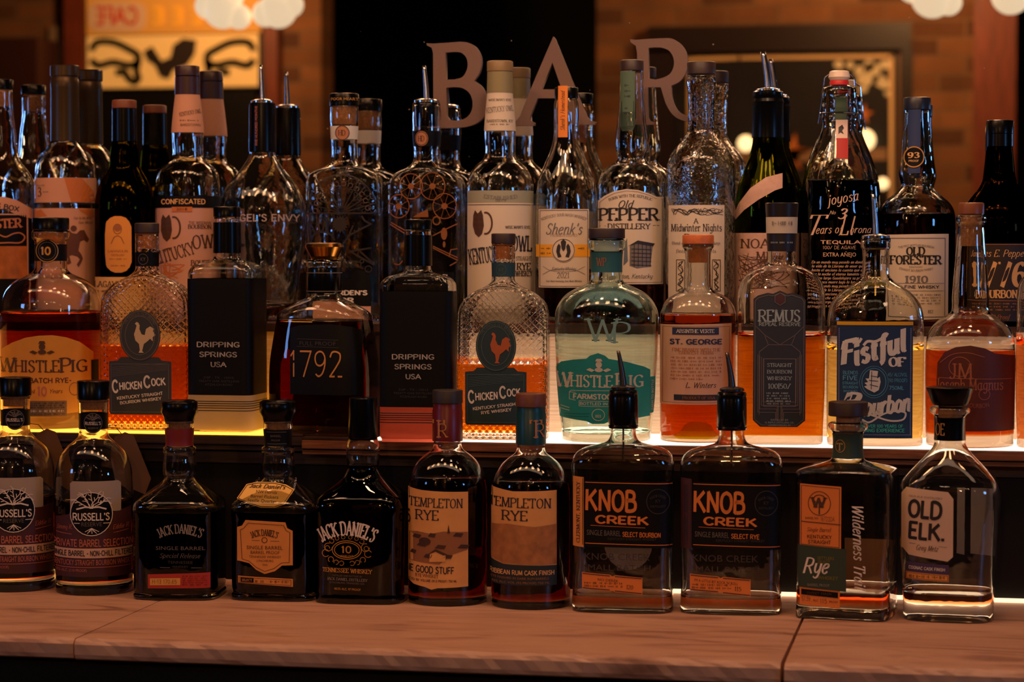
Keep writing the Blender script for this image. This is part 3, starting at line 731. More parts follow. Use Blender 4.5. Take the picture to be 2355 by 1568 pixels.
tag(box('light_strip', at(1540, 1380, YR).x, XE1, YR - .010, YR - .0005, COUNTER, COUNTER + .0045, LEDS), 'thin white light strip along the back of the counter at the right', 'light')
tag(box('light_strip', XE0, at(330, 1350, YR).x, YR - .010, YR - .0005, COUNTER, COUNTER + .0045, mat('led_strip_amber', (240, 210, 150), .5, emis=(255, 190, 100), es=1.3)), 'thin amber light strip along the back of the counter at the left', 'light')

# marble counter in three slabs, worn edges
yf1 = on_z(1177, 1503, COUNTER).y
SL = .026
def slab(name, label, x0, x1, skew0, skew1, yf, seed):
    rnd = random.Random(seed); V = []; Fc = []; nx = int((x1 - x0) / .012) + 1
    cols = []
    for i in range(nx + 1):
        t = i / nx; row = []
        j = lambda k: rnd.gauss(0, k)
        for y, z in ((YR, 0), (yf + .05, 0), (yf + .006 + abs(j(.0012)), j(.0003)), (yf + .002 + abs(j(.0010)), -.003 + j(.0005)), (yf + j(.0005), -.007), (yf + j(.0005), -.019), (yf + .0015 + abs(j(.001)), -SL + .002), (yf + .006, -SL), (YR, -SL)):
            q = (YR - y) / (YR - yf)
            a, b = x0 + skew0 * q, x1 + skew1 * q
            ex = 0
            if i in (0, nx): ex = (.0018 if i == 0 else -.0018)
            row.append(len(V)); V.append((a + (b - a) * t + ex * 0, y, COUNTER + z - (.001 if i in (0, nx) and z > -.001 else 0)))
        cols.append(row)
    R = len(cols[0])
    for i in range(nx):
        for k in range(R): Fc.append((cols[i][k], cols[i][(k + 1) % R], cols[i + 1][(k + 1) % R], cols[i + 1][k]))
    Fc.append(tuple(cols[0])[::-1]); Fc.append(tuple(cols[-1]))
    o = mesh(name, V, Fc, MARBLE); tag(o, label, 'countertop', 'marble slabs of the counter')
    bm = bmesh.new(); bm.from_mesh(o.data); bmesh.ops.recalc_face_normals(bm, faces=bm.faces[:]); bm.to_mesh(o.data); bm.free()
pa0, pa1 = on_z(345, 1390, COUNTER), on_z(165, 1470, COUNTER)
pb0, pb1 = on_z(1847, 1418, COUNTER), on_z(1797, 1529, COUNTER)
def xat(p0, p1, y): return p0.x + (p1.x - p0.x) * (y - p0.y) / (p1.y - p0.y)
ja0, ja1 = xat(pa0, pa1, YR), xat(pa0, pa1, yf1); jb0, jb1 = xat(pb0, pb1, YR), xat(pb0, pb1, yf1)
g = .0012
slab('marble_slab', 'worn marble counter slab at the left end, short front corner chipped', XE0, ja0 - g * .3, 0, ja1 - ja0 - g, yf1 + .004, 3)
slab('marble_slab', 'long worn marble slab in the middle of the counter', ja0 + g * .3, jb0 - g, ja1 - ja0 + g, jb1 - jb0 - g, yf1, 4)
slab('marble_slab', 'worn marble counter slab right of the open joint', jb0 + g, XE1, jb1 - jb0 + g, 0, yf1 - .004, 5)
tag(box('cabinet', XE0, XE1, yf1 + .03, YF - .01, .0, COUNTER - SL, mat('black_cabinet', (12, 11, 12), .6)), 'black cabinet front under the marble counter', 'cabinet')
tag(box('trim_9', XE0, XE1, YR + .02, YF - .01, COUNTER - SL, SHELF - .024, DARKWOOD), **S)
tag(box('trim_10', XE0, XE1, Y2 + .02, YF - .01, SHELF - .024, TOP - .02, DARKWOOD), **S)

# ------------------------------------------------------------------ the room in the mirror
def wallplace(pts, d): return [mir(u, v, d) for u, v in pts]
def panel(name, u0, u1, v0, v1, d, th, m, parent=None):
    a, b = mir(u0, v0, d), mir(u1, v1, d)
    x0, x1, z0, z1 = min(a.x, b.x), max(a.x, b.x), min(a.z, b.z), max(a.z, b.z)
    return box(name, x0, x1, a.y - th, a.y, z0, z1, m, parent)
def decal(name, pls, w, d, m, parent=None):
    V, Fc = [], []
    for pl in pls:
        for a, b in zip(pl, pl[1:]):
            dx, dy = b[0] - a[0], b[1] - a[1]; Ln = hypot(dx, dy) or 1; nx, ny = -dy / Ln * w / 2, dx / Ln * w / 2; ex, ey = dx / Ln * w * .3, dy / Ln * w * .3
            i = len(V); V += [mir(a[0] - ex + nx, a[1] - ey + ny, d), mir(a[0] - ex - nx, a[1] - ey - ny, d), mir(b[0] + ex - nx, b[1] + ey - ny, d), mir(b[0] + ex + nx, b[1] + ey + ny, d)]; Fc.append((i, i + 1, i + 2, i + 3))
    return mesh(name, V, Fc, m, parent)
def shape(name, polys, d, m, parent=None):
    V, Fc = [], []
    for pl in polys:
        i = len(V); V += [mir(u, v, d) for u, v in pl]
        for f in tessellate_polygon([[Vector((u, v, 0)) for u, v in pl]]): Fc.append(tuple(i + k for k in f))
    return mesh(name, V, Fc, m, parent)
def words(name, s, u, v, h, w, d, m, parent=None, font='b', bold=.02):
    gl = [glyph(c, font, bold) for c in s]; tot = sum(q[2] for q in gl); V, Fc = [], []; x = -tot / 2
    for q in gl:
        i = len(V)
        for gx, gy in q[0]: V.append(mir(u - (x + gx) * w / tot, v - (gy - .5) * h, d))
        Fc += [tuple(i + j for j in f) for f in q[1]]; x += q[2]
    return mesh(name, V, Fc, m, parent)
SIGNY = mat('sign_yellow', (236, 176, 84), 0.6, emis=(190, 118, 40), es=.2)
SIGNC = mat('sign_cream', (244, 206, 140), 0.6, emis=(214, 150, 72), es=.5)
SIGNW = mat('sign_plate', (226, 190, 150), .6, emis=(170, 110, 70), es=.25)
SIGNR = mat('sign_red', (200, 40, 26), .6, emis=(190, 30, 12), es=.3)
SIGNG = mat('sign_gold', (250, 190, 60), .6, emis=(240, 160, 30), es=.35)
SIGND = mat('sign_dark', (40, 26, 20), .6)
c0 = mir(400, 640, 0.02); e = empty('lit_sign', (0, 0, 0)); tag(e, 'lit yellow cafe sign with dark scrolls on the brick wall, seen in the mirror', 'sign')
panel('sign_board', 184, 612, -60, 202, .05, .05, SIGND, e)
panel('upper_panel', 198, 600, -60, 74, .056, .006, SIGNY, e)
panel('lower_panel', 200, 594, 84, 198, .056, .006, SIGNC, e)
A = [2 * pi * i / 32 for i in range(32)]
shape('plate', [[(270 + 66 * (abs(cos(a)) ** .4) * (1 if cos(a) > 0 else -1), 38 + 34 * (abs(sin(a)) ** .5) * (1 if sin(a) > 0 else -1)) for a in A]], .060, SIGNW, e)
words('lettering', 'CAFE', 266, 36, 46, 100, .064, SIGNR, e)
words('lettering', 'E E E', 404, 36, 42, 116, .064, SIGNG, e)
def mirrorx(pl, c=397): return [(2 * c - u, v) for u, v in pl]
scr = [[(212, 112), (222, 98), (260, 97), (295, 112), (316, 126), (318, 140)], [(212, 140), (225, 150), (260, 143), (300, 150), (318, 142)], [(318, 142), (314, 165), (318, 180), (310, 188), (296, 180), (286, 166), (270, 166)]]
scr = [catmull(q, 4) for q in scr]
decal('scrollwork', scr + [mirrorx(q) for q in scr], 15, .064, SIGND, e)
shape('painted_figure', [[(330, 118), (350, 106), (372, 140), (392, 132), (398, 104), (420, 88), (452, 92), (448, 124), (430, 150), (400, 160), (388, 182), (368, 176), (356, 150), (338, 138)], ], .064, SIGND, e)
tag(panel('blackboard', 205, 590, 208, 700, .036, .03, mat('blackboard', (20, 17, 17), .5)), 'dark board hung below the lit cafe sign, seen in the mirror', 'board')
tag(panel('poster', 112, 156, 60, 160, .02, .02, mat('pale_poster', (150, 120, 92), .7, noise=.4, nscale=9)), 'small pale poster on the brick at the far left of the mirror', 'poster')
tag(panel('cabinet', -160, 92, 90, 900, .25, .25, mat('cupboard_brown', (66, 34, 22), .5)), 'dark brown cupboard at the far left of the mirror', 'cabinet')

e = empty('framed_picture', (0, 0, 0)); tag(e, 'large dark framed picture with cream border lines on the brick wall, seen in the mirror', 'picture')
FR = mat('picture_frame_wood', (36, 19, 14), .4); PIC = mat('picture_dark', (26, 20, 18), .35, noise=.5, nscale=6); LN = mat('picture_line', (236, 190, 132), .5)
for q in ((1490, 2095, 62, 112), (1490, 2095, 640, 690), (1490, 1545, 112, 640), (2072, 2095, 112, 640)): panel('frame', *q, .06, .06, FR, e)
panel('backing', 1545, 2072, 112, 640, .02, .02, PIC, e)
decal('border_line', [[(1560, 138), (1700, 132), (2050, 128), (2050, 640)], [(1585, 660), (1585, 160)]], 9, .024, LN, e)
decal('border_line', [[(1548, 118), (2068, 110)], [(2068, 112), (2068, 640)]], 4, .024, mat('picture_line_dim', (140, 96, 62), .5), e)
pale = mat('picture_pale', (232, 200, 160), .6, noise=.3, nscale=20)
rn = random.Random(3); bl = []
for (u, v, r) in ((2010, 160, 20), (1990, 185, 18), (1975, 165, 12), (2030, 190, 16), (1985, 205, 12), (2000, 150, 14), (2035, 150, 14), (2040, 215, 8), (1955, 150, 10), (1930, 148, 12)):
    bl.append([(u + r * rn.uniform(.6, 1.2) * cos(2 * pi * i / 9), v + r * rn.uniform(.6, 1.2) * sin(2 * pi * i / 9)) for i in range(9)])
shape('painted_blossom', bl, .024, pale, e)
st = []
for cu, cv, R in ((1822, 350, 46), (1985, 262, 26)):
    st.append([(cu + (R if i % 2 == 0 else R * .36) * cos(pi * i / 5 - 1.4), cv + (R if i % 2 == 0 else R * .36) * sin(pi * i / 5 - 1.4)) for i in range(10)])
shape('painted_star', st, .024, mat('picture_orange', (200, 110, 40), .6), e)
shape('painted_band', [[(1660, 345), (2040, 340), (2040, 368), (1660, 376)]], .024, mat('picture_tan', (150, 110, 76), .6, noise=.3, nscale=12), e)

GLOBE = mat('lamp_globe', (240, 214, 176), .4, emis=(241, 212, 172), es=1.0)
REFLGLOW = mat('reflection_glow', (250, 220, 160), .4, emis=(255, 214, 150), es=2.0)
BRASS = mat('brass', (170, 112, 52), .3, metal=1)
def sphere(name, c, r, m, parent, sq=1.0):
    bm = bmesh.new(); bmesh.ops.create_uvsphere(bm, u_segments=20, v_segments=12, radius=r)
    for v in bm.verts: v.co = Vector((v.co.x + c[0], v.co.y + c[1], v.co.z * sq + c[2]))
    me = bpy.data.meshes.new(name); bm.to_mesh(me); bm.free(); return link(name, me, m, parent, True)
def pendant(u, v, label, globes):
    p = at(u, v, 2 * YM - .9); loc = (p.x, .9, p.z); e = empty('pendant_lamp', loc); tag(e, label, 'lamp', 'pendant lamps over the room')
    for dx, dz, r in globes: sphere('lamp_globe', (dx, 0, dz), r, GLOBE, e)
    V, Fc = [], []; tube(V, Fc, [(0, 0, .03), (0, 0, 2.99 - loc[2])], .006, 8); mesh('stem', V, Fc, BRASS, e)
pendant(512, 22, 'cream lamp cluster above the lit sign, left one of that pair in the mirror', [(0, 0, .052), (-.04, .01, .036), (.045, -.02, .034), (.02, .04, .04)])
pendant(640, 22, 'cream lamp cluster above the lit sign, right one of that pair in the mirror', [(0, 0, .05), (.035, .012, .034), (-.035, -.01, .036)])
pendant(2145, -8, 'cream lamp globe above the framed picture, seen in the mirror', [(0, 0, .055), (-.05, .02, .036), (.04, -.015, .034)])
pendant(2325, -12, 'cream lamp globe at the top right corner of the mirror', [(0, 0, .05), (.03, .015, .034)])
for u, v, r, lb in ((1715, 330, .034, 'small glowing globe for a lamp reflection, left of the green bottle, seen in the mirror'), (1988, 322, .044, 'bright glowing globe for a lamp reflection, right of the swing-top bottle, seen in the mirror'), (2030, 422, .024, 'tiny glowing globe for a lamp reflection, low beside the picture edge, seen in the mirror')):  # added globes and brackets stand in for lamp reflections in the picture glass
    p = mir(u, v, .16); e = empty('lamp_reflection', p); tag(e, lb, 'lamp', 'globes for lamp reflections by the picture')
    sphere('reflection_globe', (0, 0, 0), r, REFLGLOW, e); V, Fc = [], []; tube(V, Fc, [(0, 0, -r), (0, -.05, -r - .03), (0, -.10, -r - .03)], .006, 6); mesh('added_bracket', V, Fc, BRASS, e)

# ================================================================== BOTTLES ON THE COUNTER
G1 = 'bottles on the marble counter'; G2 = 'bottles on the lit middle shelf'; G3 = 'bottles along the top step'
KRAFT = mat('kraft_paper', (120, 82, 52), .8, noise=.15, nscale=30)
GREYLAB = mat('grey_paper', (186, 172, 160), .7, transl=.3)
MAROON = mat('maroon_label', (66, 26, 28), .6)
RUST = mat('rust_print', (186, 104, 84), .6)
TANBAND = mat('tan_band', (206, 166, 140), .65)
REDBAND = mat('red_band', (116, 26, 24), .5)
AMBERLAB = mat('amber_paper', (222, 146, 66), .65, noise=.08, nscale=60)
def tree(b, par, m, u, v, r, k=3):
    pls = []
    rn = random.Random(5)
    for i in range(9):
        a = math.radians(-160 + 17.5 * i); x, y = u, v; pl = [(u + (i - 4) * .6, v)]
        for j in range(4):
            a2 = a + rn.uniform(-.4, .4); x += cos(a2) * r * .27; y += sin(a2) * r * .24; pl.append((x, y))
            if j >= 1:
                q = a2 + rn.choice((-1, 1)) * .8; pls.append([(x, y), (x + cos(q) * r * .2, y + sin(q) * r * .2)])
        pls.append(pl)
    b.lines(par, m, pls, 1.5, k)
def russell(u, vf, label, seed):
    d = u - 213; dv = vf - 1370
    q = lambda v: v + dv
    b = Bottle('whiskey_bottle', label, G1, u, 'counter', vf, [(q(917), 35), (q(930), 34), (q(985), 33), (q(1002), 35), (q(1014), 47), (q(1030), 66), (q(1050), 79), (q(1078), 87), (q(1110), 89), (q(1200), 89), (q(1314), 89), (q(1330), 87), (q(1340), 88)], level=q(1150), liq=DARKW, base=28)
    b.cap(q(874), q(917), 37, BLACK)
    b.rev('cork', [(q(917), 27), (q(940), 27)], CORK)
    b.band('neck_band', q(948), q(984), MATTEBLK, 1)
    md = b.oval('neck_medallion', u - 1, q(969), 21, 24, MATTEBLK, 2)
    b.circ(md, DIM, u - 1, q(969), 19, 22, 1.4, 3); b.T(md, PALE, "RUSSELL'S", u - 1, q(970), 8, w=34, k=3, bold=.02); b.T(md, DIM, 'RESERVE', u - 1, q(981), 4, w=22, k=3); tree(b, md, DIM, u - 1, q(963), 13)
    top = [(u - 86, q(1180)), (u - 40, q(1168)), (u, q(1168)), (u + 40, q(1168)), (u + 83, q(1158))]
    L = b.lab('label', top, [(u - 86, q(1314)), (u + 83, q(1314))], MAROON)
    up = b.lab('upper_label', [(u - 53, q(1102)), (u - 47, q(1097)), (u + 54, q(1097)), (u + 60, q(1102))], [(u - 53, q(1166)), (u + 60, q(1166))], GREYLAB, 1)
    em = b.oval('emblem', u - 6, q(1171), 47, 50, MATTEBLK, 2)
    b.circ(em, PALE, u - 6, q(1171), 46, 49, 1.8, 3)
    tree(b, em, PALE, u - 6, q(1158), 40); b.lines(em, PALE, [[(u - 38, q(1160)), (u - 20, q(1155)), (u - 6, q(1156)), (u + 10, q(1155)), (u + 26, q(1160))]], 3.5, 3)
    b.T(em, PALE, "RUSSELL'S", u - 6, q(1177), 19, w=82, bold=.03, k=3); b.T(em, DIM, 'RESERVE', u - 6, q(1194), 9, w=46, k=3)
    b.lines(em, PALE, [[(u - 44, q(1192)), (u - 32, q(1192))], [(u + 20, q(1192)), (u + 34, q(1192))]], 1.5, 3)
    for i in range(7): b.lines(em, PALE, [[(u - 6, q(1203)), (u - 20 + i * 5, q(1211 + (i % 2) * 4))]], 1.4, 3)
    b.T(L, RUST, 'Jimmy R.', u - 66, q(1201), 10, 'i', w=36, rot=3); b.T(L, RUST, 'Eddie R.', u + 60, q(1201), 10, 'i', w=38, rot=4)
    b.lines(L, RUST, [[(u - 84, q(1214)), (u - 50, q(1217))], [(u + 42, q(1215)), (u + 76, q(1210))]], 1.2)
    b.T(L, RUST, 'PRIVATE BARREL SELECTION', u - 2, q(1237), 18, w=178, bold=.02)
    tb = b.rect('label_band', u - 88, u + 85, q(1249), q(1271), TANBAND, 2)
    b.T(tb, INK, 'SINGLE BARREL - NON-CHILL FILTERED', u - 2, q(1260), 14, w=182, bold=.03, k=3)
    b.T(L, RUST, 'KENTUCKY STRAIGHT BOURBON WHISKEY', u - 2, q(1281), 12, w=182)
    b.lines(L, RUST, [[(u - 86, q(1292)), (u + 84, q(1292))]], 1.3)
    b.T(L, RUST, '55% ALC. (110 PROOF)', u - 52, q(1299), 6, w=70)
    b.done()
    # kraft tag tied to the neck, hanging behind the shoulder
    s = b.s; V, Fc = [], []
    z = lambda v: (b.v0 - q(v)) * s
    pl = [(48, 1012), (72, 1000), (92, 1008), (132, 1112), (118, 1150), (52, 1120), (40, 1060)]
    for dy in (0, .0008):
        for (x, v) in pl: V.append((x * s, .048 + dy + (v - 1000) * .00012, z(v)))
    n = len(pl); Fc += [tuple(range(n)), tuple(range(2 * n - 1, n - 1, -1))] + [(i, (i + 1) % n, n + (i + 1) % n, n + i) for i in range(n)]
    t = mesh('hang_tag', V, Fc, KRAFT, b.root)
    V, Fc = [], []; tube(V, Fc, [(33 * s, .004, z(982)), (52 * s, .030, z(988)), (66 * s, .0485, z(1006))], .0006, 5); mesh('twine', V, Fc, KRAFT, t)
    return b
russell(33, 1362, 'round whiskey bottle with tree emblem and maroon label, cut off by left edge', 1)
russell(213, 1370, 'round whiskey bottle with tree emblem and maroon label, second from left on marble', 2)

def square_jack(u, vf, label, bodyu=0, hw=98, topv=0, er=0):
    q = lambda v: v + topv
    b = Bottle('whiskey_bottle', label, G1, u, 'counter', vf, [(q(966), 33), (q(984), 33), (q(1024), 32), (q(1028), 37), (q(1036), 38), (q(1044), 36), (q(1066), 38), (q(1086), 38), (q(1096), 35), (q(1106), 42), (q(1122), 62), (q(1138), 82), (q(1150), 95), (q(1162), 98), (q(1200), 97), (q(1340), 97), (q(1352), 95), (q(1358), 98)], N=5, dr=.92, al=True, er=er, level=q(1170), liq=COLA, base=12)
    b.rev('cap', [(q(919), 35), (q(922), 40), (q(925), 42), (q(946), 42), (q(956), 36), (q(966), 34)], BLACK)
    b.rev('cork', [(q(966), 25), (q(988), 25)], CORK)
    return b
b = square_jack(411, 1381, 'square black whiskey bottle with red strip label and red neck band', er=6)
b.band('neck_band', 983, 1023, REDBAND, 1)
SILV = mat('silver_print', (134, 126, 118), .45)
b.T(None, SILV, "JACK DANIEL'S", 411, 1204, 20, 's', w=104, arch=110, bold=.04); b.T(None, DIM, 'SINGLE BARREL', 411, 1248, 8, w=110)
b.T(None, DIM, 'Special Release', 410, 1265, 10, 'i', w=90); b.T(None, FAINT, 'TENNESSEE', 411, 1280, 6, w=56); b.T(None, FAINT, 'WHISKEY', 411, 1290, 5, w=36)
b.lines(None, DIM, [[(366, 1292), (388, 1292)], [(436, 1292), (458, 1292)]], 1.2)
L = b.lab('strip_label', [(338, 1308), (475, 1303)], [(339, 1340), (474, 1338)], mat('red_strip', (176, 48, 34), .6))
y = b.rect('number_box', 343, 411, 1317, 1333, mat('strip_box', (222, 158, 70), .6), 2, skew=-1.5); b.T(y, INK, 'H-13 170.65', 376, 1324, 9, 'm', w=56, k=3)
for v in (1311, 1316, 1321, 1326, 1331): b.scribble(L, mat('strip_print', (110, 24, 18), .6), 416, 470, v, 2.5)
b.done()

b = square_jack(638, 1383, 'square black whiskey bottle with shield label and yellow neck plate', er=3)
b.band('neck_band', 985, 1023, MATTEBLK, 1); b.T(None, DIM, 'BARREL', 640, 999, 5, w=24); b.T(None, DIM, 'PROOF', 640, 1009, 4, w=20); b.lines(None, DIM, [[(620, 990), (662, 990)], [(620, 1017), (662, 1017)]], 1)
L = b.lab('label', [(544, 1202), (556, 1198), (564, 1185), (654, 1189), (658, 1202), (670, 1208)], [(549, 1278), (572, 1283), (588, 1298), (607, 1307), (630, 1300), (646, 1287), (668, 1286)], AMBERLAB)
BROWNINK = mat('brown_ink', (74, 44, 22), .6)
b.lines(L, BROWNINK, [[(552, 1208), (560, 1204), (570, 1192), (650, 1196), (656, 1208), (664, 1212), (662, 1280), (645, 1281), (628, 1294), (607, 1301), (588, 1292), (572, 1278), (556, 1274)]], 1.2, closed=True)
b.T(L, BROWNINK, "JACK DANIEL'S", 607, 1213, 14, 's', w=64, arch=75, bold=.04); b.circ(L, BROWNINK, 607, 1230, 6); b.lines(L, BROWNINK, [[(578, 1231), (596, 1231)], [(620, 1232), (640, 1232)]], 1)
b.T(L, BROWNINK, 'SINGLE BARREL', 607, 1247, 8, w=82, bold=.01); b.T(L, BROWNINK, 'BARREL PROOF', 608, 1258, 7, w=66); b.T(L, BROWNINK, 'TENNESSEE WHISKEY', 608, 1268, 5, w=72); b.T(L, BROWNINK, 'LYNCHBURG', 608, 1277, 5, w=38); b.T(L, BROWNINK, 'TENN.', 608, 1286, 4, w=14)
L = b.lab('strip_label', [(546, 1312), (670, 1317)], [(546, 1328), (669, 1335)], AMBERLAB)
y = b.rect('select_box', 552, 582, 1316, 1326, MATTEBLK, 2, skew=1); b.T(y, AMBERLAB, 'SELECT', 567, 1321.5, 5, w=24, k=3)
b.frame(L, BROWNINK, 549, 666, 1315, 1327, 1, skew=5)
for a in (586, 618, 644): b.scribble(L, BROWNINK, a, a + 22, 1324, 5)
b.done()
# the yellow plate on its chain
s = b.s; z = lambda v: (b.v0 - v) * s; X = lambda u: (u - b.u) * s
pts = [(559, 1138), (576, 1108), (600, 1103), (640, 1103), (668, 1108), (689, 1118), (672, 1150), (650, 1157), (618, 1157), (585, 1149)]
def plate_at(u, v, lift=0): return (X(u), -.0255 - (v - 1100) * .00042 - lift, z(v))
V = [plate_at(*p) for p in pts] + [plate_at(p[0], p[1], -.0016) for p in pts]; n = len(pts)
PLATE = mat('yellow_plate', (246, 190, 80), .4)
pl = mesh('neck_plate', V, [tuple(range(n))[::-1], tuple(range(n, 2 * n))] + [(i, (i + 1) % n, n + (i + 1) % n, n + i) for i in range(n)], PLATE, b.root)
V, Fc = [], []
def flat(s_, u, v, h, w, font='b', bold=0.0, rot=2):
    gl = [glyph(c, font, bold) for c in s_]; tot = sum(g_[2] for g_ in gl); x = -tot / 2; cr, sr = cos(math.radians(-rot)), sin(math.radians(-rot))
    for g_ in gl:
        i = len(V)
        for gx, gy in g_[0]:
            a, c = (x + gx) * w / tot, (gy - .5) * h; V.append(plate_at(u + a * cr - c * sr, v - (a * sr + c * cr), .0006))
        Fc.extend(tuple(i + j for j in f) for f in g_[1]); x += g_[2]
flat("Jack Daniel's", 626, 1112, 8, 84, 'i', .03); flat('NW Florida', 626, 1124, 7, 50); flat('Barrel Pickers', 623, 1134, 7, 66); flat('Seville Quarter', 619, 1143, 7, 68)
mesh('lettering', V, Fc, BROWNINK, pl)
V, Fc = [], []; q_ = [pts[i] for i in range(n)] + [pts[0]]
tube(V, Fc, [plate_at(624 + (p[0] - 624) * .95, 1130 + (p[1] - 1130) * .93, .0003) for p in q_], .0005, 5); mesh('rim_line', V, Fc, BROWNINK, pl)
V, Fc = [], []
for sgn, (u, v) in ((-1, (561, 1137)), (1, (688, 1119))):
    p0 = Vector(plate_at(u, v)); p1 = Vector((sgn * .0245, 0, z(1098)))
    for i in range(9):
        c = p0.lerp(p1, (i + .5) / 9); tube(V, Fc, [c + Vector((.0011 * cos(t), .0011 * sin(t) * (i % 2), .0016 * sin(t))) for t in [2 * pi * k / 8 for k in range(9)]], .00035, 5)
mesh('chain', V, Fc, STEEL, b.root)

b = Bottle('whiskey_bottle', 'square black whiskey bottle with white arched lettering and gold oval, tall black cap', G1, 834, 'counter', 1390, [(1004, 32), (1010, 34), (1024, 38), (1045, 39), (1064, 37), (1078, 38), (1096, 46), (1112, 64), (1126, 82), (1140, 97), (1155, 102), (1200, 102), (1350, 101), (1364, 102)], N=5, dr=.92, al=True, er=4, level=1068, liq=COLA, base=10)
b.rev('cap', [(913, 30), (915, 32), (1002, 34), (1006, 33)], BLACK)
b.T(None, PALE, "JACK DANIEL'S", 798, 1203, 30, 's', w=138, arch=120, bold=.05)
for r in ((33, 21), (28, 17)): b.circ(None, GOLD, 797, 1252, *r, 1.6)
b.T(None, GOLD, '10', 797, 1251, 18, w=24, bold=.02); b.T(None, GOLD, 'YEARS OLD', 797, 1266, 5, w=30)
for sg in (-1, 1):
    for k, (dx, dy, r) in enumerate(((42, -6, 9), (48, 8, 8), (44, -4, 5), (36, 22, 6), (24, 28, 5), (12, 30, 5), (34, -20, 5), (22, -26, 4), (8, -29, 4))): b.circ(None, GOLD, 797 + sg * dx, 1252 + dy, r, None, 1.5, a0=40 * k, a1=40 * k + 290)
b.T(None, GOLD, 'TENNESSEE WHISKEY', 798, 1299, 9, 's', w=112, bold=.02, rot=-2); b.T(None, DIM, 'DISTILLED AND BOTTLED BY', 798, 1311, 4, w=68, rot=-2); b.T(None, SILV, 'JACK DANIEL DISTILLERY', 798, 1319, 6, 's', w=92, rot=-2)
b.T(None, DIM, 'LYNCHBURG, TENNESSEE, USA', 798, 1327, 4, w=78, rot=-2); b.T(None, GOLD, '48.5% ALC. 97 PROOF', 798, 1341, 5, w=60, rot=-2)
b.done()

def templeton(u, vf, label, foil, wood):
    d = vf - 1395
    q = lambda v: v + d
    b = Bottle('whiskey_bottle', label, G1, u, 'counter', vf, [(q(928), 32), (q(1012), 32), (q(1022), 32), (q(1032), 36), (q(1044), 52), (q(1058), 68), (q(1076), 80), (q(1096), 87), (q(1116), 90), (q(1200), 91), (q(1350), 91), (q(1370), 90)], level=q(1100), liq=DARKW, base=16)
    b.cap(q(895), q(926), 35, wood, 'cork_cap'); b.rev('neck_foil', [(q(926), 32.8), (q(940), 33), (q(942), 34), (q(1012), 34.4)], foil, cap=False, off=.0004)
    return b
TR = mat('foil_mark', (186, 128, 76), .4)
def monogram(b, u, v):
    b.T(None, TR, 'T', u - 4, v - 1, 40, 's', w=30, bold=-.02, k=3, hw=34.6); b.T(None, TR, 'R', u + 4, v + 2, 30, 's', w=22, bold=-.02, k=4, hw=34.6)
b = templeton(1029, 1395, 'round whiskey bottle with red neck foil and tan village-picture label', mat('red_foil', (96, 20, 24), .35), mat('black_wood_cap', (44, 36, 36), .5))
monogram(b, 1016, 984)
DKBR = mat('village_dark', (66, 38, 24), .7); MDBR = mat('village_mid', (148, 96, 56), .7)
TL = mat('tan_label', (226, 164, 92), .7, noise=.1, nscale=40)
L = b.lab('label', [(939.5, 1114), (970, 1118), (1020, 1120), (1075, 1121)], [(939.5, 1326), (952, 1334), (978, 1338), (992, 1343), (1006, 1339), (1075, 1336)], TL)
b.T(L, INK, 'TEMPLETON', 1003, 1146, 20, 's', w=122, rot=-1); b.T(L, INK, 'RYE', 984, 1174, 22, 's', w=54); b.T(L, INK, '6', 941.5, 1180, 34, w=10, bold=.03)
b.poly(L, MDBR, [(942, 1215), (960, 1212), (990, 1216), (1020, 1210), (1074, 1212), (1074, 1252), (1040, 1262), (1010, 1285), (942, 1280)])
rn = random.Random(2)
for (x, y, w_) in ((950, 1218, 20), (985, 1214, 18), (1040, 1213, 24), (960, 1236, 24), (1000, 1240, 26), (1050, 1240, 28), (945, 1254, 14), (975, 1262, 20), (1020, 1262, 20)):
    b.poly(L, DKBR, [(x, y + 8), (x + w_ * .3, y), (x + w_, y + 2), (x + w_ * .8, y + 10)], 3)
b.poly(L, TL, [(990, 1262), (1002, 1252), (1024, 1262), (1024, 1278), (988, 1280)], 3); b.poly(L, DKBR, [(984, 1264), (1002, 1250), (1028, 1262), (1020, 1264), (1002, 1256)], 4); b.poly(L, DKBR, [(1028, 1214), (1031, 1194), (1034, 1214)], 3)
b.blob(L, DKBR, 978, 1234, 13, 9, 3)
b.T(L, INK, 'THE GOOD STUFF', 985, 1298, 18, w=118, bold=.03, rot=-1); b.T(L, BROWNINK, 'RYE WHISKEY', 982, 1312, 8, w=52); b.T(L, INK, '45.75% BY VOLUME (91.5 PROOF) 750 ML', 994, 1323, 6, w=112, bold=.02); b.done()
b = templeton(1221, 1403, 'round whiskey bottle with teal neck foil and tan rye label', mat('teal_foil', (14, 62, 70), .35), mat('brown_wood_cap', (104, 58, 40), .5, noise=.3, nscale=120))
monogram(b, 1238, 984)
SEA = mat('ochre_cloud', (170, 112, 62), .7, noise=.35, nscale=90)
L = b.lab('label', [(1131, 1113), (1180, 1120), (1279, 1118)], [(1131, 1292), (1279, 1290)], TL)
pk = b.lab('picture', [(1131, 1198), (1170, 1194), (1230, 1200), (1279, 1194)], [(1131, 1276), (1160, 1284), (1279, 1286)], SEA, 2)
dk = b.lab('lower_label', [(1131, 1278), (1160, 1286), (1279, 1288)], [(1131, 1333), (1279, 1333)], mat('dark_teal_label', (22, 36, 38), .6), 2)
b.T(L, INK, 'TEMPLETON', 1197, 1146, 21, 's', w=142, rot=-1, k=2); b.T(L, INK, 'RYE', 1186, 1175, 22, 's', w=60, k=2)
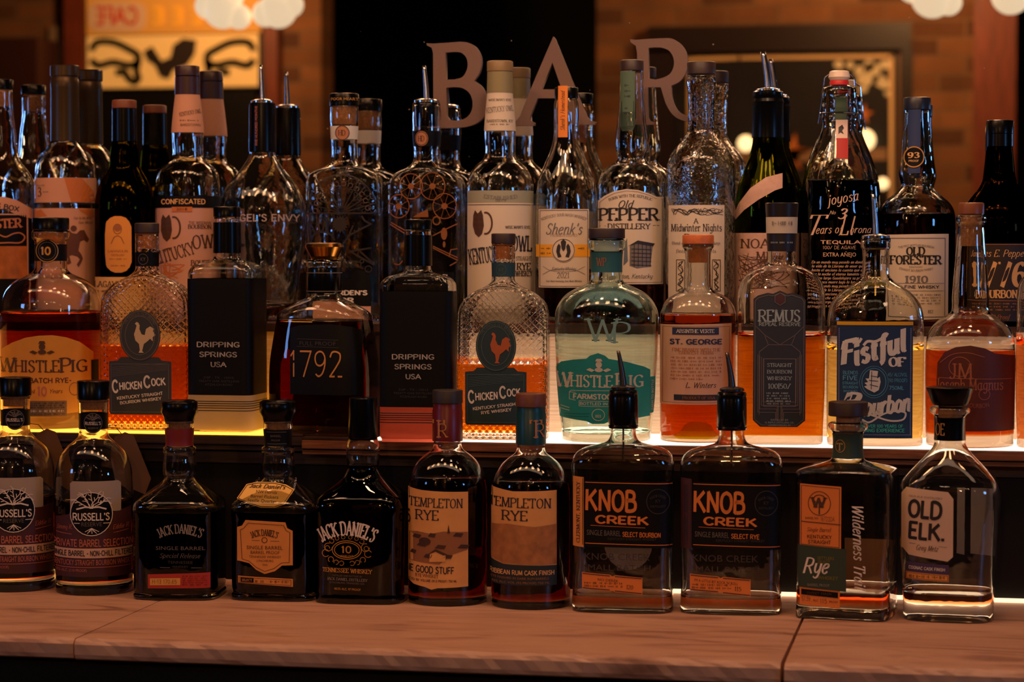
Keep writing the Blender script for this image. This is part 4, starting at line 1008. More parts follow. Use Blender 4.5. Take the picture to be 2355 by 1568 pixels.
b.T(dk, TAN, 'CARIBBEAN RUM CASK FINISH', 1194, 1304, 12, w=160, bold=.03, k=3); b.T(dk, MDBR, 'RYE FINISHED IN DARK RUM BARRELS', 1196, 1317, 5, w=130, k=3); b.T(dk, MDBR, '46% ALC VOL (92 PROOF) 750 ML', 1198, 1327, 5, w=130, k=3); b.done()

KO = mat('knob_orange', (222, 126, 52), .55)
def knob(u, vf, label, kind, proof, name, dy):
    q = lambda v: v + vf - 1411
    b = Bottle('whiskey_bottle', label, G1, u, 'counter', vf, [(q(898), 29), (q(985), 29), (q(1000), 30), (q(1012), 36), (q(1019), 52), (q(1026), 80), (q(1034), 100), (q(1046), 112), (q(1062), 117), (q(1090), 117), (q(1250), 116), (q(1330), 114), (q(1378), 116)], N=3.6, dr=.5, al=True, er=3, level=q(1366), liq=MEDW, base=14)
    b.rev('neck_foil', [(q(897), 31), (q(901), 33), (q(905), 31.5), (q(912), 33), (q(970), 33.5), (q(975), 32.5), (q(978), 34), (q(983), 33)], GLOSSBLK, cap=False, off=.0004)
    b.pourer(u - 12, q(806), q(889), 28, 8.5, 4, q(1060), mat('dark_steel', (90, 84, 84), .3, metal=1))
    L = b.rect('label', u - 88, u + 110, q(1098), q(1250), MATTEBLK, 1, skew=2)
    sl = b.rect('side_label', u - 116, u - 90, q(1090), q(1250), AMBERLAB if kind.endswith('BON') else MAROON, 1, skew=2)
    b.lines(sl, INK, [[(u - 92, q(1094)), (u - 92, q(1246))]], 1.5); b.T(sl, INK, 'CLERMONT, KENTUCKY', u - 103, q(1172), 8, 's', w=140, rot=90, bold=.01)
    b.lines(L, KO, [[(u - 86, q(1103)), (u + 108, q(1105))], [(u - 86, q(1242)), (u + 108, q(1245))]], 1.6)
    b.T(L, KO, 'KNOB', u - 26, q(1144), 56, w=118, bold=.035, rot=-1.2); b.T(L, KO, 'CREEK', u - 1, q(1188), 22, w=122, bold=.045, rot=-1.2)
    b.circ(L, FAINT, u + 78, q(1145), 25, 28, 1.6); b.T(L, FAINT, 'KNOB CREEK', u + 78, q(1132), 6, w=38, arch=24); b.T(L, FAINT, 'KY', u + 78, q(1144), 8, w=12); b.T(L, FAINT, 'DISTILLERY', u + 78, q(1156), 5, w=34)
    b.lines(L, KO, [[(u - 74, q(1201)), (u + 50, q(1205))]], .9)
    b.T(L, DIM, 'SINGLE BARREL', u - 44, q(1218), 12, w=78, rot=-1.2); b.T(L, KO, 'SELECT ' + kind, u + (42 if len(kind) > 4 else 32), q(1221), 12, w=86 if len(kind) > 4 else 64, bold=.025, rot=-1.2); b.T(L, FAINT, 'KENTUCKY STRAIGHT WHISKEY', u + 20, q(1231), 6, w=110)
    sm = b.lab('small_label', [(u - 94, q(1309)), (u - 30, q(1313)), (u - 24, q(1317)), (u - 18, q(1314)), (u + 44, q(1319))], [(u - 94, q(1347)), (u - 30, q(1351)), (u - 24, q(1349)), (u - 18, q(1353)), (u + 44, q(1358))], KO)
    b.lines(sm, INK, [[(u - 92, q(1312)), (u - 30, q(1316))], [(u - 18, q(1317)), (u + 42, q(1321))], [(u - 92, q(1345)), (u - 30, q(1348))], [(u - 18, q(1350)), (u + 42, q(1355))]], 2)
    b.T(sm, BROWNINK, name, u - 34, q(1326), 6, w=100 if len(name) > 9 else 48, rot=-4); b.T(sm, BROWNINK, proof, u + 16, q(1341), 9, 's', w=16, rot=-4)
    for v in (1333, 1340): b.scribble(sm, BROWNINK, u - 88, u, q(v), 4)
    em = mat('raised_glass_print', (70, 62, 60), .2)
    b.T(None, em, 'KNOB CREEK', u - 14, q(1272), 15, w=150, bold=.01); b.T(None, em, 'SMALL BATCH', u - 14, q(1297), 13, w=156, bold=.01)
    if kind.endswith('BON'):
        # rounded paper seal on the back, seen through the glass
        V = [];
        for i in range(13): a = pi * i / 12; x = (8 + 56 * cos(a)) * b.s; V.append((x, .5 * 116 * b.s - .0068, (b.v0 - q(1254) - 62 * sin(a)) * b.s))
        mesh('back_label', V, [tuple(range(13))], GREYLAB, b.root)
    b.done()
knob(1434, 1411, 'flat bourbon flask bottle with pour spout and amber side label, orange block lettering', 'BOURBON', '120', 'NO DEREK', 0)
knob(1684, 1415, 'flat rye flask bottle with pour spout and dark side label, orange block lettering', 'RYE', '115', "I'M A LITTLE BIT ROCK 'N' ROLL", 0)

b = Bottle('whiskey_bottle', 'square clear rye bottle with white vertical script, orange and green labels', G1, 1952, 'counter', 1427, [(968, 38), (972, 44), (978, 46), (985, 43), (992, 36), (1048, 36), (1056, 40), (1064, 62), (1072, 92), (1078, 106), (1086, 108), (1120, 108), (1300, 107), (1380, 106), (1390, 107)], N=8, dr=.86, al=True, er=-7, level=1352, liq=MEDW, base=26)
b.cap(922, 955, 45, WOODCAP, 'stopper'); b.rev('cork', [(955, 27), (985, 27)], CORK)
GRN = mat('bottle_green_label', (38, 58, 40), .6)
b.band('neck_foil', 995, 1051, GRN, 1); b.circ(None, GOLD, 1940, 1022, 11, 14, 1.2, 2); b.T(None, GOLD, 'T', 1940, 1024, 16, 's', w=14)
L = b.rect('label', 1845, 1938, 1104, 1246, KO, 1, skew=5)
b.frame(L, BROWNINK, 1848, 1934, 1108, 1242, 1.2, skew=5); b.lines(L, BROWNINK, [[(1848, 1190), (1936, 1195)]], 2)
b.circ(L, BROWNINK, 1889, 1148, 25, 27, 1.5); b.T(L, BROWNINK, 'W', 1889, 1146, 22, 's', w=34, bold=.03); b.lines(L, BROWNINK, [[(1889, 1138), (1889, 1172)]], 3); b.circ(L, BROWNINK, 1889, 1138, 13, 9, 2)
b.T(L, BROWNINK, 'BARREL NO', 1872, 1182, 5, w=30); b.T(L, INK, '16T22DA', 1908, 1183, 10, 'm', w=32)
b.T(L, BROWNINK, 'Single Barrel', 1888, 1208, 9, 'i', w=54); b.T(L, BROWNINK, 'KENTUCKY', 1890, 1224, 9, w=56, bold=.02); b.T(L, BROWNINK, 'STRAIGHT', 1890, 1236, 9, w=52, bold=.02)
g2 = b.rect('green_label', 1841, 1950, 1243, 1340, GRN, 2, skew=7)
b.T(g2, PALE, 'Rye', 1882, 1290, 34, 'i', w=58, bold=.02, k=3); b.T(g2, mat('olive_print', (120, 110, 40), .6), 'SETTLERS', 1904, 1272, 7, w=38, k=3); b.T(g2, mat('olive_print', (0, 0, 0)), 'SELECT', 1900, 1281, 7, w=28, k=3); b.T(g2, mat('olive_print', (0, 0, 0)), 'WHISKEY', 1909, 1317, 8, w=46, k=3); b.T(g2, SILV, 'BARREL PROOF', 1888, 1334, 6, w=50, k=3)
l3 = b.rect('strip_label', 1845, 1936, 1338, 1380, KO, 1, skew=6); bk = b.rect('black_strip', 1849, 1932, 1344, 1357, MATTEBLK, 2, skew=5); b.T(bk, BROWNINK, 'SWEET MASH', 1890, 1353, 6, w=56, k=3)
b.T(l3, INK, '57.59', 1860, 1366, 10, 'm', w=20); b.T(l3, BROWNINK, 'ALC', 1882, 1369, 5, w=12); b.T(l3, INK, '115', 1900, 1370, 10, 'm', w=16); b.T(l3, BROWNINK, 'PROOF', 1922, 1371, 5, w=20)
b.T(None, PALE, 'Wilderness Trail', 1978, 1243, 24, 'i', w=192, rot=-88, bold=.015)
V = [(x * b.s, .86 * 107 * b.s - .006, (b.v0 - v) * b.s) for x, v in ((-20, 1246), (90, 1246), (90, 1345), (-20, 1345))]; mesh('back_label', V, [(0, 1, 2, 3)], mat('brown_back_label', (180, 130, 90), .7, transl=.3), b.root)
b.done()

b = Bottle('whiskey_bottle', 'tapered clear whiskey bottle with cream octagonal label and flared black stopper', G1, 2187, 'counter', 1433, [(932, 40), (938, 46), (946, 45), (953, 37), (960, 35.5), (1010, 35.5), (1022, 37), (1036, 46), (1054, 62), (1072, 80), (1090, 97), (1104, 108), (1120, 114), (1150, 116), (1250, 110), (1340, 104), (1400, 102)], N=3.2, dr=.8, al=True, er=-4, level=1358, liq=MEDW, base=40)
b.rev('stopper', [(888, 46), (889.5, 54), (893, 54), (912, 47), (924, 42), (930, 38)], BLACK); b.rev('cork', [(930, 27), (958, 27)], CORK)
b.band('neck_foil', 958, 1010, GLOSSBLK, 1); b.T(None, GOLD, 'OE', 2168, 984, 26, 's', w=22)
L = b.lab('label', [(2078, 1127), (2090, 1113), (2184, 1121), (2196, 1136)], [(2082, 1253), (2096, 1267), (2184, 1279), (2196, 1268)], mat('dull_cream', (206, 176, 148), .7))
BLKINK = mat('black_ink', (22, 22, 26), .6)
b.T(L, BLKINK, 'OLD', 2135, 1162, 48, w=78, bold=.045, rot=-3); b.T(L, BLKINK, 'ELK.', 2139, 1212, 46, w=84, bold=.045, rot=-3); b.T(L, GREYINK, 'OLD ELK DISTILLERY', 2134, 1134, 4, w=76, rot=-3); b.T(L, BLKINK, 'Greg Metz', 2138, 1250, 12, 'i', w=50, rot=-2)
b.lines(L, GREYINK, [[(2098, 1240), (2112, 1241)], [(2164, 1245), (2182, 1247)]], 1)
pu = b.rect('finish_label', 2090, 2187, 1283, 1306, mat('purple_label', (64, 48, 84), .6), 1, skew=4); b.T(pu, PALE, 'COGNAC CASK FINISH', 2138, 1297, 8, w=82, bold=.02, rot=-2)
og = b.rect('strip_label', 2090, 2187, 1306, 1322, AMBERLAB, 1, skew=4); b.scribble(og, BROWNINK, 2096, 2180, 1316, 6); b.frame(og, BROWNINK, 2092, 2185, 1308, 1320, 1, skew=4)
for x0_, x1_ in ((12, 30), (44, 100)):
    V = [(x * b.s, .8 * 112 * b.s - .007, (b.v0 - v) * b.s) for x, v in ((x0_, 1128), (x1_, 1128), (x1_, 1284), (x0_, 1280))]; mesh('back_label', V, [(0, 1, 2, 3)], GREYLAB, b.root)
b.done()

# ================================================================== BOTTLES ON THE LIT MIDDLE SHELF
GLOWTAN = mat('honey_paper', (244, 186, 74), .7, transl=.45, noise=.06, nscale=90)
def pig_emblem(b, par, m, u, v, k=3):
    b.blob(par, m, u, v, 7, 7.5, k); b.blob(par, m, u, v + 12, 9, 5, k); b.poly(par, m, [(u - 8, v - 7), (u + 8, v - 7), (u + 5, v - 13), (u - 5, v - 13)], k)
    for sg in (-1, 1): b.poly(par, m, [(u + sg * 9, v + 13), (u + sg * 20, v + 8), (u + sg * 28, v + 12), (u + sg * 16, v + 17)], k)
b = Bottle('whiskey_bottle', 'amber rye bottle with round shoulders and glowing honey label, far left of lit shelf', G2, 118, 'shelf', 987, [(529, 38), (534, 43), (546, 43), (553, 38), (560, 36.5), (606, 36.5), (618, 37), (627, 44), (634, 58), (646, 82), (664, 101), (688, 111), (720, 114), (760, 115), (900, 114), (955, 112), (968, 110)], level=718, liq=MEDW, base=42, lz=.003)
b.cap(501, 529, 42, BLACK, 'stopper'); b.rev('cork', [(529, 29), (560, 29)], CORKORANGE)
b.band('neck_band', 562, 600, MATTEBLK, 1); md = b.oval('neck_medallion', 110, 577, 25, 27, MATTEBLK, 3); b.circ(md, GOLD, 110, 577, 23, 25, 1.6, 4); b.circ(md, DIM, 110, 577, 18, 20, 1, 4); b.T(md, GOLD, '10', 108, 577, 22, w=22, bold=.05, k=4)
L = b.lab('label', [(5, 800), (30, 784), (60, 772), (90, 767), (120, 766), (150, 771), (180, 782), (211, 806)], [(5, 945), (110, 947), (205, 938)], GLOWTAN)
pig_emblem(b, L, BROWNINK, 97, 792)
b.T(L, BROWNINK, 'W', 21, 834, 32, 's', w=40, bold=.01); b.T(L, BROWNINK, 'HISTLE', 87, 836, 26, 's', w=100, bold=.01); b.T(L, BROWNINK, 'P', 150, 834, 32, 's', w=27, bold=.01); b.T(L, BROWNINK, 'IG', 180, 836, 26, 's', w=40, bold=.01)
b.T(L, BROWNINK, 'SMALL BATCH RYE-', 88, 868, 13, w=148, bold=.03); b.T(L, RUST, '10', 97, 892, 24, w=22, bold=.03); b.T(L, BROWNINK, 'Aged', 70, 892, 9, 'i', w=20); b.T(L, BROWNINK, 'Years', 126, 892, 9, 'i', w=30); b.circ(L, BROWNINK, 168, 888, 12, 14, 1)
st = b.rect('strip_label', 66, 150, 914, 949, mat('grey_strip', (120, 92, 60), .6), 2); b.scribble(st, CREAM, 70, 146, 937, 5, 3)
for v in (919, 924, 929, 944): b.scribble(st, BROWNINK, 70, 146, v, 3, 3)
b.rect('side_label', 205, 222, 824, 872, MATTEBLK, 2); b.done()

def cock(u, vf, label, dv, ink, rooster, level, capm, tl, neck, lz=0, kind='BOURBON'):
    q = lambda v: v + dv
    b = Bottle('whiskey_bottle', label, G2, u, 'shelf', vf, [(q(537), 27), (q(580), 27), (q(612), 26.5), (q(622), 28), (q(632), 38), (q(642), 58), (q(654), 78), (q(668), 93), (q(686), 102), (q(720), 105), (q(900), 105), (q(966), 104)], N=4, dr=.55, al=True, er=4, level=q(level), liq=WHISKEY, gl=HOBNAIL, base=16, lz=lz)
    b.cap(q(513), q(537), 28, capm, 'stopper'); b.rev('cork', [(q(537), 21), (q(572), 20)], CORKORANGE); b.band('neck_label', q(580), q(612), neck, 1)
    b.T(None, ink, 'KY', u - 2, q(596), 8, w=12, k=2); b.circ(None, ink, u - 2, q(596), 11, 12, 1)
    o = b.oval('crest', u - 17, q(769), 46, 58, tl, 2)
    b.circ(o, ink, u - 17, q(769), 43, 55, 1.6, 3); b.circ(o, ink, u - 17, q(769), 33, 44, 1.3, 3)
    b.T(o, ink, 'THE FAMOUS OLD BRAND', u - 17, q(721), 7, w=88, arch=38, k=3)
    b.poly(o, rooster, [(u - 30 + x, q(742) + y) for x, y in ((6, 4), (2, 0), (6, -4), (10, -2), (13, 4), (12, 12), (17, 24), (24, 26), (27, 12), (36, 6), (46, 12), (42, 16), (48, 26), (42, 30), (42, 40), (36, 34), (30, 40), (22, 46), (18, 62), (22, 66), (10, 66), (13, 60), (11, 46), (3, 38), (0, 24), (4, 12))], 3)
    L = b.lab('label', [(u - 88, q(828)), (u - 68, q(826)), (u - 60, q(818)), (u + 24, q(818)), (u + 32, q(826)), (u + 52, q(828))], [(u - 88, q(945)), (u - 84, q(949)), (u + 46, q(949)), (u + 52, q(945))], tl, 1)
    b.frame(L, ink, u - 83, u + 46, q(834), q(943), 1.2)
    b.T(L, PALE, 'C', u - 73, q(885), 34, w=15, bold=.04, rot=4); b.T(L, PALE, 'HICKEN', u - 38, q(883), 20, w=52, bold=.045, rot=4); b.T(L, PALE, 'C', u - 1, q(874), 32, w=16, bold=.04, rot=4); b.T(L, PALE, 'OCK', u + 24, q(874), 20, w=32, bold=.045, rot=4)
    b.T(L, PALE, 'KENTUCKY STRAIGHT', u - 18, q(906), 8, w=104, bold=.03, rot=7); b.T(L, PALE, kind + ' WHISKEY', u - 16, q(917), 8, w=94 if kind != 'RYE' else 70, bold=.03, rot=7)
    for k_ in range(6): b.lines(L, ink, [[(u - 80, q(862 - k_ * 4)), (u + 44, q(846 - k_ * 3))]], .8)
    b.done()
cock(339, 990, 'pebbled glass bourbon flask with black rooster label, amber-lit on left shelf', 0, DIM, mat('pale_rooster', (196, 168, 128), .5), 793, mat('dark_stopper', (40, 24, 24), .5), mat('charcoal_label', (46, 48, 52), .6), MATTEBLK, .003)
cock(1158, 1012, 'pebbled glass rye flask with orange rooster crest and teal label', 24, mat('teal_ink', (70, 92, 92), .6), mat('orange_rooster', (170, 84, 46), .5), 811, mat('dark_stopper', (0, 0, 0)), mat('dark_teal_panel', (24, 50, 58), .6), mat('teal_neck', (24, 62, 74), .6), 0, 'RYE')

def dripping(u, vf, label, dv, bandm, a, dr, level, tu, er, liq, lz=0):
    q = lambda v: v + dv
    b = Bottle('liquor_bottle', label, G2, u, 'shelf', vf, [(q(497), 29), (q(510), 30), (q(590), 30), (q(596), 34), (q(602), a * .6), (q(610), a * .86), (q(622), a * .98), (q(636), a), (q(700), a), (q(968), a), (q(975), a)], N=9, dr=dr, al=True, er=er, level=None if level is None else q(level), liq=liq, base=10, lz=lz)
    b.cap(q(476), q(500), 31, BLACK); b.rev('neck_foil', [(q(512), 30.5), (q(582), 31)], BLACK, cap=False, off=.0006)
    b.band('label', q(640), q(904), MATTEBLK, 1); lb = b.band('base_label', q(904), q(984), bandm, 1)
    for v in (917, 922, 927, 932, 938): b.band('stripe', q(v), q(v + 2), INK, 2)
    P2 = mat('grey_print', (176, 168, 160), .5)
    b.T(None, P2, 'DRIPPING', tu, q(789), 13, w=98, bold=.02); b.T(None, P2, 'SPRINGS', tu, q(811.5), 13, w=86, bold=.02); b.T(None, P2, 'USA', tu, q(834), 13, w=36, bold=.02)
    b.T(None, FAINT, 'DSP - TX - 15015', tu, q(864), 5, w=68); b.T(None, FAINT, 'TREATY OAK DISTILLING', tu, q(872), 5, w=92); b.T(None, FAINT, 'FITZHUGH ROAD', tu, q(880), 5, w=62)
    b.done()
dripping(523, 994, 'square black-wrapped bottle with white base band on amber shelf', 0, mat('pinkish_base', (248, 226, 208), .6, transl=.8), 77, .92, None, 503, 0, None, .003)
dripping(962, 1010, 'square black-wrapped bottle with coral base band beside the red foil', 29, mat('coral_base', (255, 126, 96), .6, transl=.8), 84, .55, None, 951, 4, None)

b = Bottle('whiskey_bottle', 'dark pear-shaped whiskey bottle with gold faceted stopper and thin gold numerals', G2, 746, 'shelf', 1003, [(597, 40), (602, 42), (612, 42), (618, 38), (676, 36), (684, 42), (694, 60), (706, 82), (716, 98), (724, 104), (734, 106), (780, 114), (830, 121), (880, 123), (930, 122), (985, 114)], N=3.4, dr=.7, al=True, er=-8, level=738, liq=DARKW, base=22)
b.rev('stopper', [(558, 30), (561, 43), (568, 45), (572, 43), (590, 33), (597, 30)], GOLDMETAL, n=2)
b.rev('neck_foil', [(615, 38), (620, 39), (670, 39), (674, 37)], GLOSSBLK, cap=False, off=.0008); 
for v in (626, 668): b.rev('neck_ring', [(v, 39.6), (v + 2, 39.6)], DIM, cap=False, off=.0009)
L = b.lab('label', [(668, 752), (690, 745), (760, 742), (800, 748), (816, 756)], [(668, 902), (816, 902)], MATTEBLK, 1)
THING = mat('thin_gold', (196, 132, 62), .4)
b.T(L, THING, '1792', 728, 832, 56, 'm', w=122, bold=-.006); b.T(L, FAINT, 'FULL PROOF', 730, 786, 9, w=82); b.lines(L, FAINT, [[(684, 776), (776, 778)], [(684, 793), (776, 795)]], 1); b.done()

TEALLAB = mat('teal_label', (46, 158, 158), .6, transl=.5, noise=.06, nscale=60)
b = Bottle('whiskey_bottle', 'clear pale teal rye bottle with embossed initials and teal arched label', G2, 1395, 'shelf', 1019, [(549, 38), (555, 43), (570, 43), (577, 38), (583, 36.5), (640, 36.5), (648, 40), (656, 54), (664, 72), (676, 92), (692, 107), (714, 117), (740, 119), (840, 116), (930, 109), (1000, 102)], gl=TEAL, wall=5, base=20)
b.cap(525, 549, 42, mat('dark_plum_cap', (40, 26, 30), .5), 'stopper'); b.rev('cork', [(549, 29), (578, 29)], mat('white_stopper', (240, 236, 220), .6))
b.band('neck_label', 580, 626, mat('teal_neck_label', (34, 92, 98), .6), 1); b.T(None, mat('copper_print', (150, 90, 60), .5), 'WP', 1384, 602, 18, 's', w=22)
L = b.lab('label', [(1279, 842), (1292, 828), (1320, 822), (1350, 819), (1358, 812), (1376, 806), (1392, 812), (1400, 819), (1440, 826), (1480, 838), (1494, 846)], [(1291, 955), (1350, 961), (1364, 967), (1390, 966), (1402, 961), (1486, 952)], TEALLAB)
pig_emblem(b, L, CREAM, 1378, 832)
b.T(L, CREAM, 'W', 1300, 868, 33, 's', w=40, bold=.02); b.T(L, CREAM, 'HISTLE', 1363, 870, 26, 's', w=96, bold=.02); b.T(L, CREAM, 'P', 1428, 868, 32, 's', w=24, bold=.02); b.T(L, CREAM, 'IG', 1463, 870, 26, 's', w=36, bold=.02)
b.T(L, CREAM, 'FARMSTOCK RYE', 1388, 905, 14, w=134, bold=.05); b.T(L, CREAM, 'BOTTLED IN BARN', 1384, 921, 7, w=96, bold=.02); b.frame(L, CREAM, 1334, 1436, 915, 927, 1)
b.lines(L, CREAM, [[(1326, 896), (1312, 896), (1312, 912), (1326, 914)], [(1312, 896), (1316, 892), (1456, 890)]], 1.2); b.circ(L, CREAM, 1377, 946, 14, 13, 1.4); b.T(L, CREAM, '003', 1377, 949, 7, w=13, bold=.03)
b.lines(L, CREAM, [[(1292, 928), (1312, 932)], [(1292, 935), (1312, 938)]], 1.3); b.lines(L, INK, [[(1300, 946), (1358, 944)], [(1398, 946), (1450, 944)], [(1300, 952), (1356, 950)]], .9)
sl = b.rect('side_label', 1494, 1506, 862, 946, TEALLAB, 1); b.T(sl, CREAM, 'FARM TO BOTTLE', 1499, 904, 5, w=70, rot=90)
EMB = mat('raised_teal_glass', (120, 160, 156), .15)
b.T(None, EMB, 'W', 1390, 754, 50, 's', w=76, bold=-.02); b.T(None, EMB, 'P', 1431, 760, 46, 's', w=46, bold=-.02); b.done()

b = Bottle('absinthe_bottle', 'round bottle of orange spirit with cream label and orange stopper', G2, 1605, 'shelf', 1019, [(562, 36), (568, 36), (574, 32), (582, 30), (640, 30), (662, 32), (670, 40), (677, 54), (686, 69), (698, 79), (716, 86), (740, 87), (900, 87), (985, 86)], level=723, liq=WHISKEY, base=14)
b.cap(540, 562, 36, WOODORANGE, 'stopper'); b.rev('cork', [(562, 24), (604, 22)], CORKORANGE)
L = b.lab('label', [(1520, 744), (1681, 741)], [(1520, 925), (1681, 924)], mat('cream_clear_label', (238, 216, 184), .7, transl=.5))
NAVY = mat('navy_print', (34, 42, 74), .6)
nb = b.rect('title_band', 1548, 1652, 750, 766, NAVY, 2); b.T(nb, CREAM, 'ABSINTHE VERTE', 1600, 758, 8, 's', w=84, bold=.02, k=3)
b.T(L, NAVY, 'ST. GEORGE', 1602, 782, 14, w=118, bold=.06); OC = mat('ochre_print', (160, 96, 50), .6)
b.T(L, OC, 'FINE BRANDY WITH THE', 1602, 800, 7, 's', w=108); b.T(L, OC, 'CHOICEST HERBS', 1602, 807, 6, 's', w=78)
for i in range(7): b.scribble(L, OC, 1545, 1660 - (40 if i == 6 else 0), 818 + i * 8, 4)
b.T(L, INK, 'L. Winters', 1612, 880, 12, 'i', w=68); bb = b.rect('foot_band', 1552, 1660, 902, 915, INK, 2); b.T(bb, OC, 'PRODUCT OF USA', 1608, 909, 6, 's', w=72, k=3)
b.frame(L, OC, 1526, 1676, 748, 920, 1)
b.done()
b.rev('punt', [(966, 4), (969, 14), (976, 22), (988, 26), (998, 40), (1003, 70)], mat('yellow_punt', (220, 170, 20), .2, transl=.5), cap=False)

SLATE = mat('slate_label', (36, 44, 58), .5); SLINE = mat('slate_line', (112, 98, 100), .5); SBLUE = mat('slate_print', (150, 166, 172), .5)
b = Bottle('whiskey_bottle', 'broad amber flask with tall slate art-deco label and white-strip cap', G2, 1797, 'shelf', 1023, [(537, 34), (560, 33), (600, 32), (608, 36), (614, 50), (622, 66), (634, 82), (650, 93), (668, 98), (690, 100), (760, 100), (900, 99), (985, 96)], N=4, dr=.6, al=True, er=5, level=768, liq=WHISKEY, base=20, wall=7)
b.rev('cap', [(467, 36), (469, 38), (500, 36)], mat('dark_cap', (34, 30, 32), .3)); b.rev('tax_strip', [(500, 36.4), (537, 35.6)], CREAM); b.band('neck_band', 537, 578, mat('dark_band', (34, 32, 38), .4), 1)
b.scribble(None, GREYINK, 1776, 1822, 514, 8, hw=36.4, k=2); b.scribble(None, SBLUE, 1774, 1824, 558, 3)
L = b.lab('label', [(1734, 686), (1744, 678), (1766, 672), (1778, 674), (1794, 667), (1810, 674), (1822, 672), (1843, 679), (1852, 688)], [(1734, 962), (1750, 977), (1834, 977), (1852, 962)], SLATE)
b.T(L, SBLUE, 'REMUS', 1794, 724, 26, 's', w=96, bold=.02); b.T(L, SBLUE, 'REPEAL RESERVE', 1794, 743, 9, w=94, bold=.02)
b.lines(L, SLINE, [[(1738, 690), (1746, 683), (1768, 677), (1778, 679), (1794, 672), (1810, 679), (1820, 677), (1842, 684), (1848, 692), (1848, 960), (1832, 973), (1754, 973), (1738, 960)]], 1.2, closed=True)
b.poly(L, mat('plum_print', (70, 34, 46), .5), [(1794 + 11 * cos(pi / 3 * i + pi / 6), 686 + 12 * sin(pi / 3 * i + pi / 6)) for i in range(6)]); b.lines(L, SLINE, [[(1794 + 13 * cos(pi / 3 * i + pi / 6), 686 + 14 * sin(pi / 3 * i + pi / 6)) for i in range(6)]], 1.3, 3, closed=True)
b.lines(L, SLINE, [[(1740, 748), (1760, 768), (1794, 790), (1828, 768), (1848, 748)], [(1760, 770), (1768, 790), (1786, 790), (1802, 790), (1820, 790), (1828, 770)], [(1768, 790), (1748, 806), (1748, 950)], [(1820, 790), (1840, 806), (1840, 950)]], 1.2)
for k_ in range(4): b.lines(L, SLINE, [[(1745 + k_ * 4, 812 + k_ * 3), (1745 + k_ * 4, 944 - k_ * 8), (1785 + k_ * 2, 944 - k_ * 8), (1785 + k_ * 2, 962)], [(1843 - k_ * 4, 812 + k_ * 3), (1843 - k_ * 4, 944 - k_ * 8), (1803 - k_ * 2, 944 - k_ * 8), (1803 - k_ * 2, 962)]], 1.1)
b.frame(L, SLINE, 1758, 1830, 822, 930, 1.5)
for s_, v in (('STRAIGHT', 836), ('BOURBON', 851), ('WHISKEY', 866)): b.T(L, SBLUE, s_, 1794, v, 8, 's', w=56, bold=.01)
b.T(L, SBLUE, '100|50%', 1794, 884, 11, 's', w=52, bold=.02)
for v in (900, 906, 912, 918, 924): b.scribble(L, SBLUE, 1765, 1820, v, 3)
b.T(L, SBLUE, 'DISTILLED BY', 1794, 961, 4, w=40); b.T(L, SBLUE, 'G. REMUS DISTILLING CO.', 1794, 967, 4, w=66); b.T(L, SBLUE, 'LAWRENCEBURG, IN', 1794, 973, 4, w=50); b.done()

NAVYL = mat('navy_label', (30, 58, 104), .6, transl=.35); AQUA = mat('aqua_print', (60, 190, 178), .5); BLU = mat('blue_print', (70, 140, 180), .5)
b = Bottle('whiskey_bottle', 'golden bourbon bottle with navy label of looping white script and pour spout', G2, 2013, 'shelf', 1027, [(548, 34), (570, 34), (574, 31), (630, 32), (642, 38), (652, 52), (664, 70), (680, 88), (700, 102), (726, 109), (760, 110), (900, 110), (1005, 109)], N=3.4, dr=.62, al=True, er=4, level=802, liq=GOLDEN, base=16, wall=6)
b.pourer(2006, 447, 543, 32, 7, 4, 680); b.rev('rubber_plug', [(550, 25), (574, 25)], BLACK)
L = b.rect('label', 1928, 2098, 737, 1002, NAVYL); ys = b.rect('yellow_edge', 1928, 2098, 737, 745, mat('yellow_edge', (240, 180, 30), .6, transl=.3), 2)
pc = mat('stitch_print', (108, 112, 150), .6)
b.lines(L, pc, [[(1933, 752 + i * 4.5), (1933, 754.5 + i * 4.5)] for i in range(54)] + [[(2093, 752 + i * 4.5), (2093, 754.5 + i * 4.5)] for i in range(54)], 2.2)
b.T(L, WHITE, 'F', 1951, 806, 48, 'i', w=34, bold=.06, rot=14); b.T(L, WHITE, 'istful', 2020, 796, 46, 'i', w=124, bold=.07, rot=17)
b.lines(L, WHITE, [catmull([(1940, 800), (1944, 786), (1960, 782), (1976, 784), (1982, 776)], 4), catmull([(1988, 790), (1996, 782), (2014, 782), (2026, 776)], 4)], 6)
b.T(L, WHITE, 'OF', 2064, 828, 20, 's', w=38, bold=.07)
for s_, v, h_, w_ in (('BLENDS', 853, 9, 34), ('FIVE', 865, 12, 34), ('STRAIGHT', 877, 7, 36), ('BOURBON', 886, 7, 34), ('WHISKIES', 895, 6, 32)): b.T(L, BLU, s_, 1959, v, h_, w=w_, bold=.03)
b.T(L, BLU, '45% ALC/VOL', 2064, 857, 9, w=44, bold=.02); b.T(L, BLU, '(90 PROOF)', 2064, 870, 9, w=44, bold=.02); b.T(L, BLU, '750ML', 2062, 887, 10, w=34, bold=.03)
b.circ(L, BLU, 2011, 874, 27, 31, 1.6); b.circ(L, BLU, 2011, 874, 32, 36, 1)
b.poly(L, WHITE, [(2002, 847), (2020, 849), (2018, 866), (2024, 862), (2026, 874), (2022, 892), (2012, 898), (1996, 890), (1989, 884), (1996, 882), (1990, 876), (1998, 874), (1992, 866), (2000, 866)], 3); b.lines(L, NAVYL, [[(2000, 870), (2020, 872)], [(2004, 860), (2018, 862)], [(2002, 880), (2020, 884)], [(2006, 850), (2005, 890)]], 1.4, 4)
b.T(L, WHITE, 'B', 1958, 920, 40, 'i', w=38, bold=.07); b.T(L, WHITE, 'ourbon', 2040, 925, 38, 'i', w=104, bold=.07, rot=7)
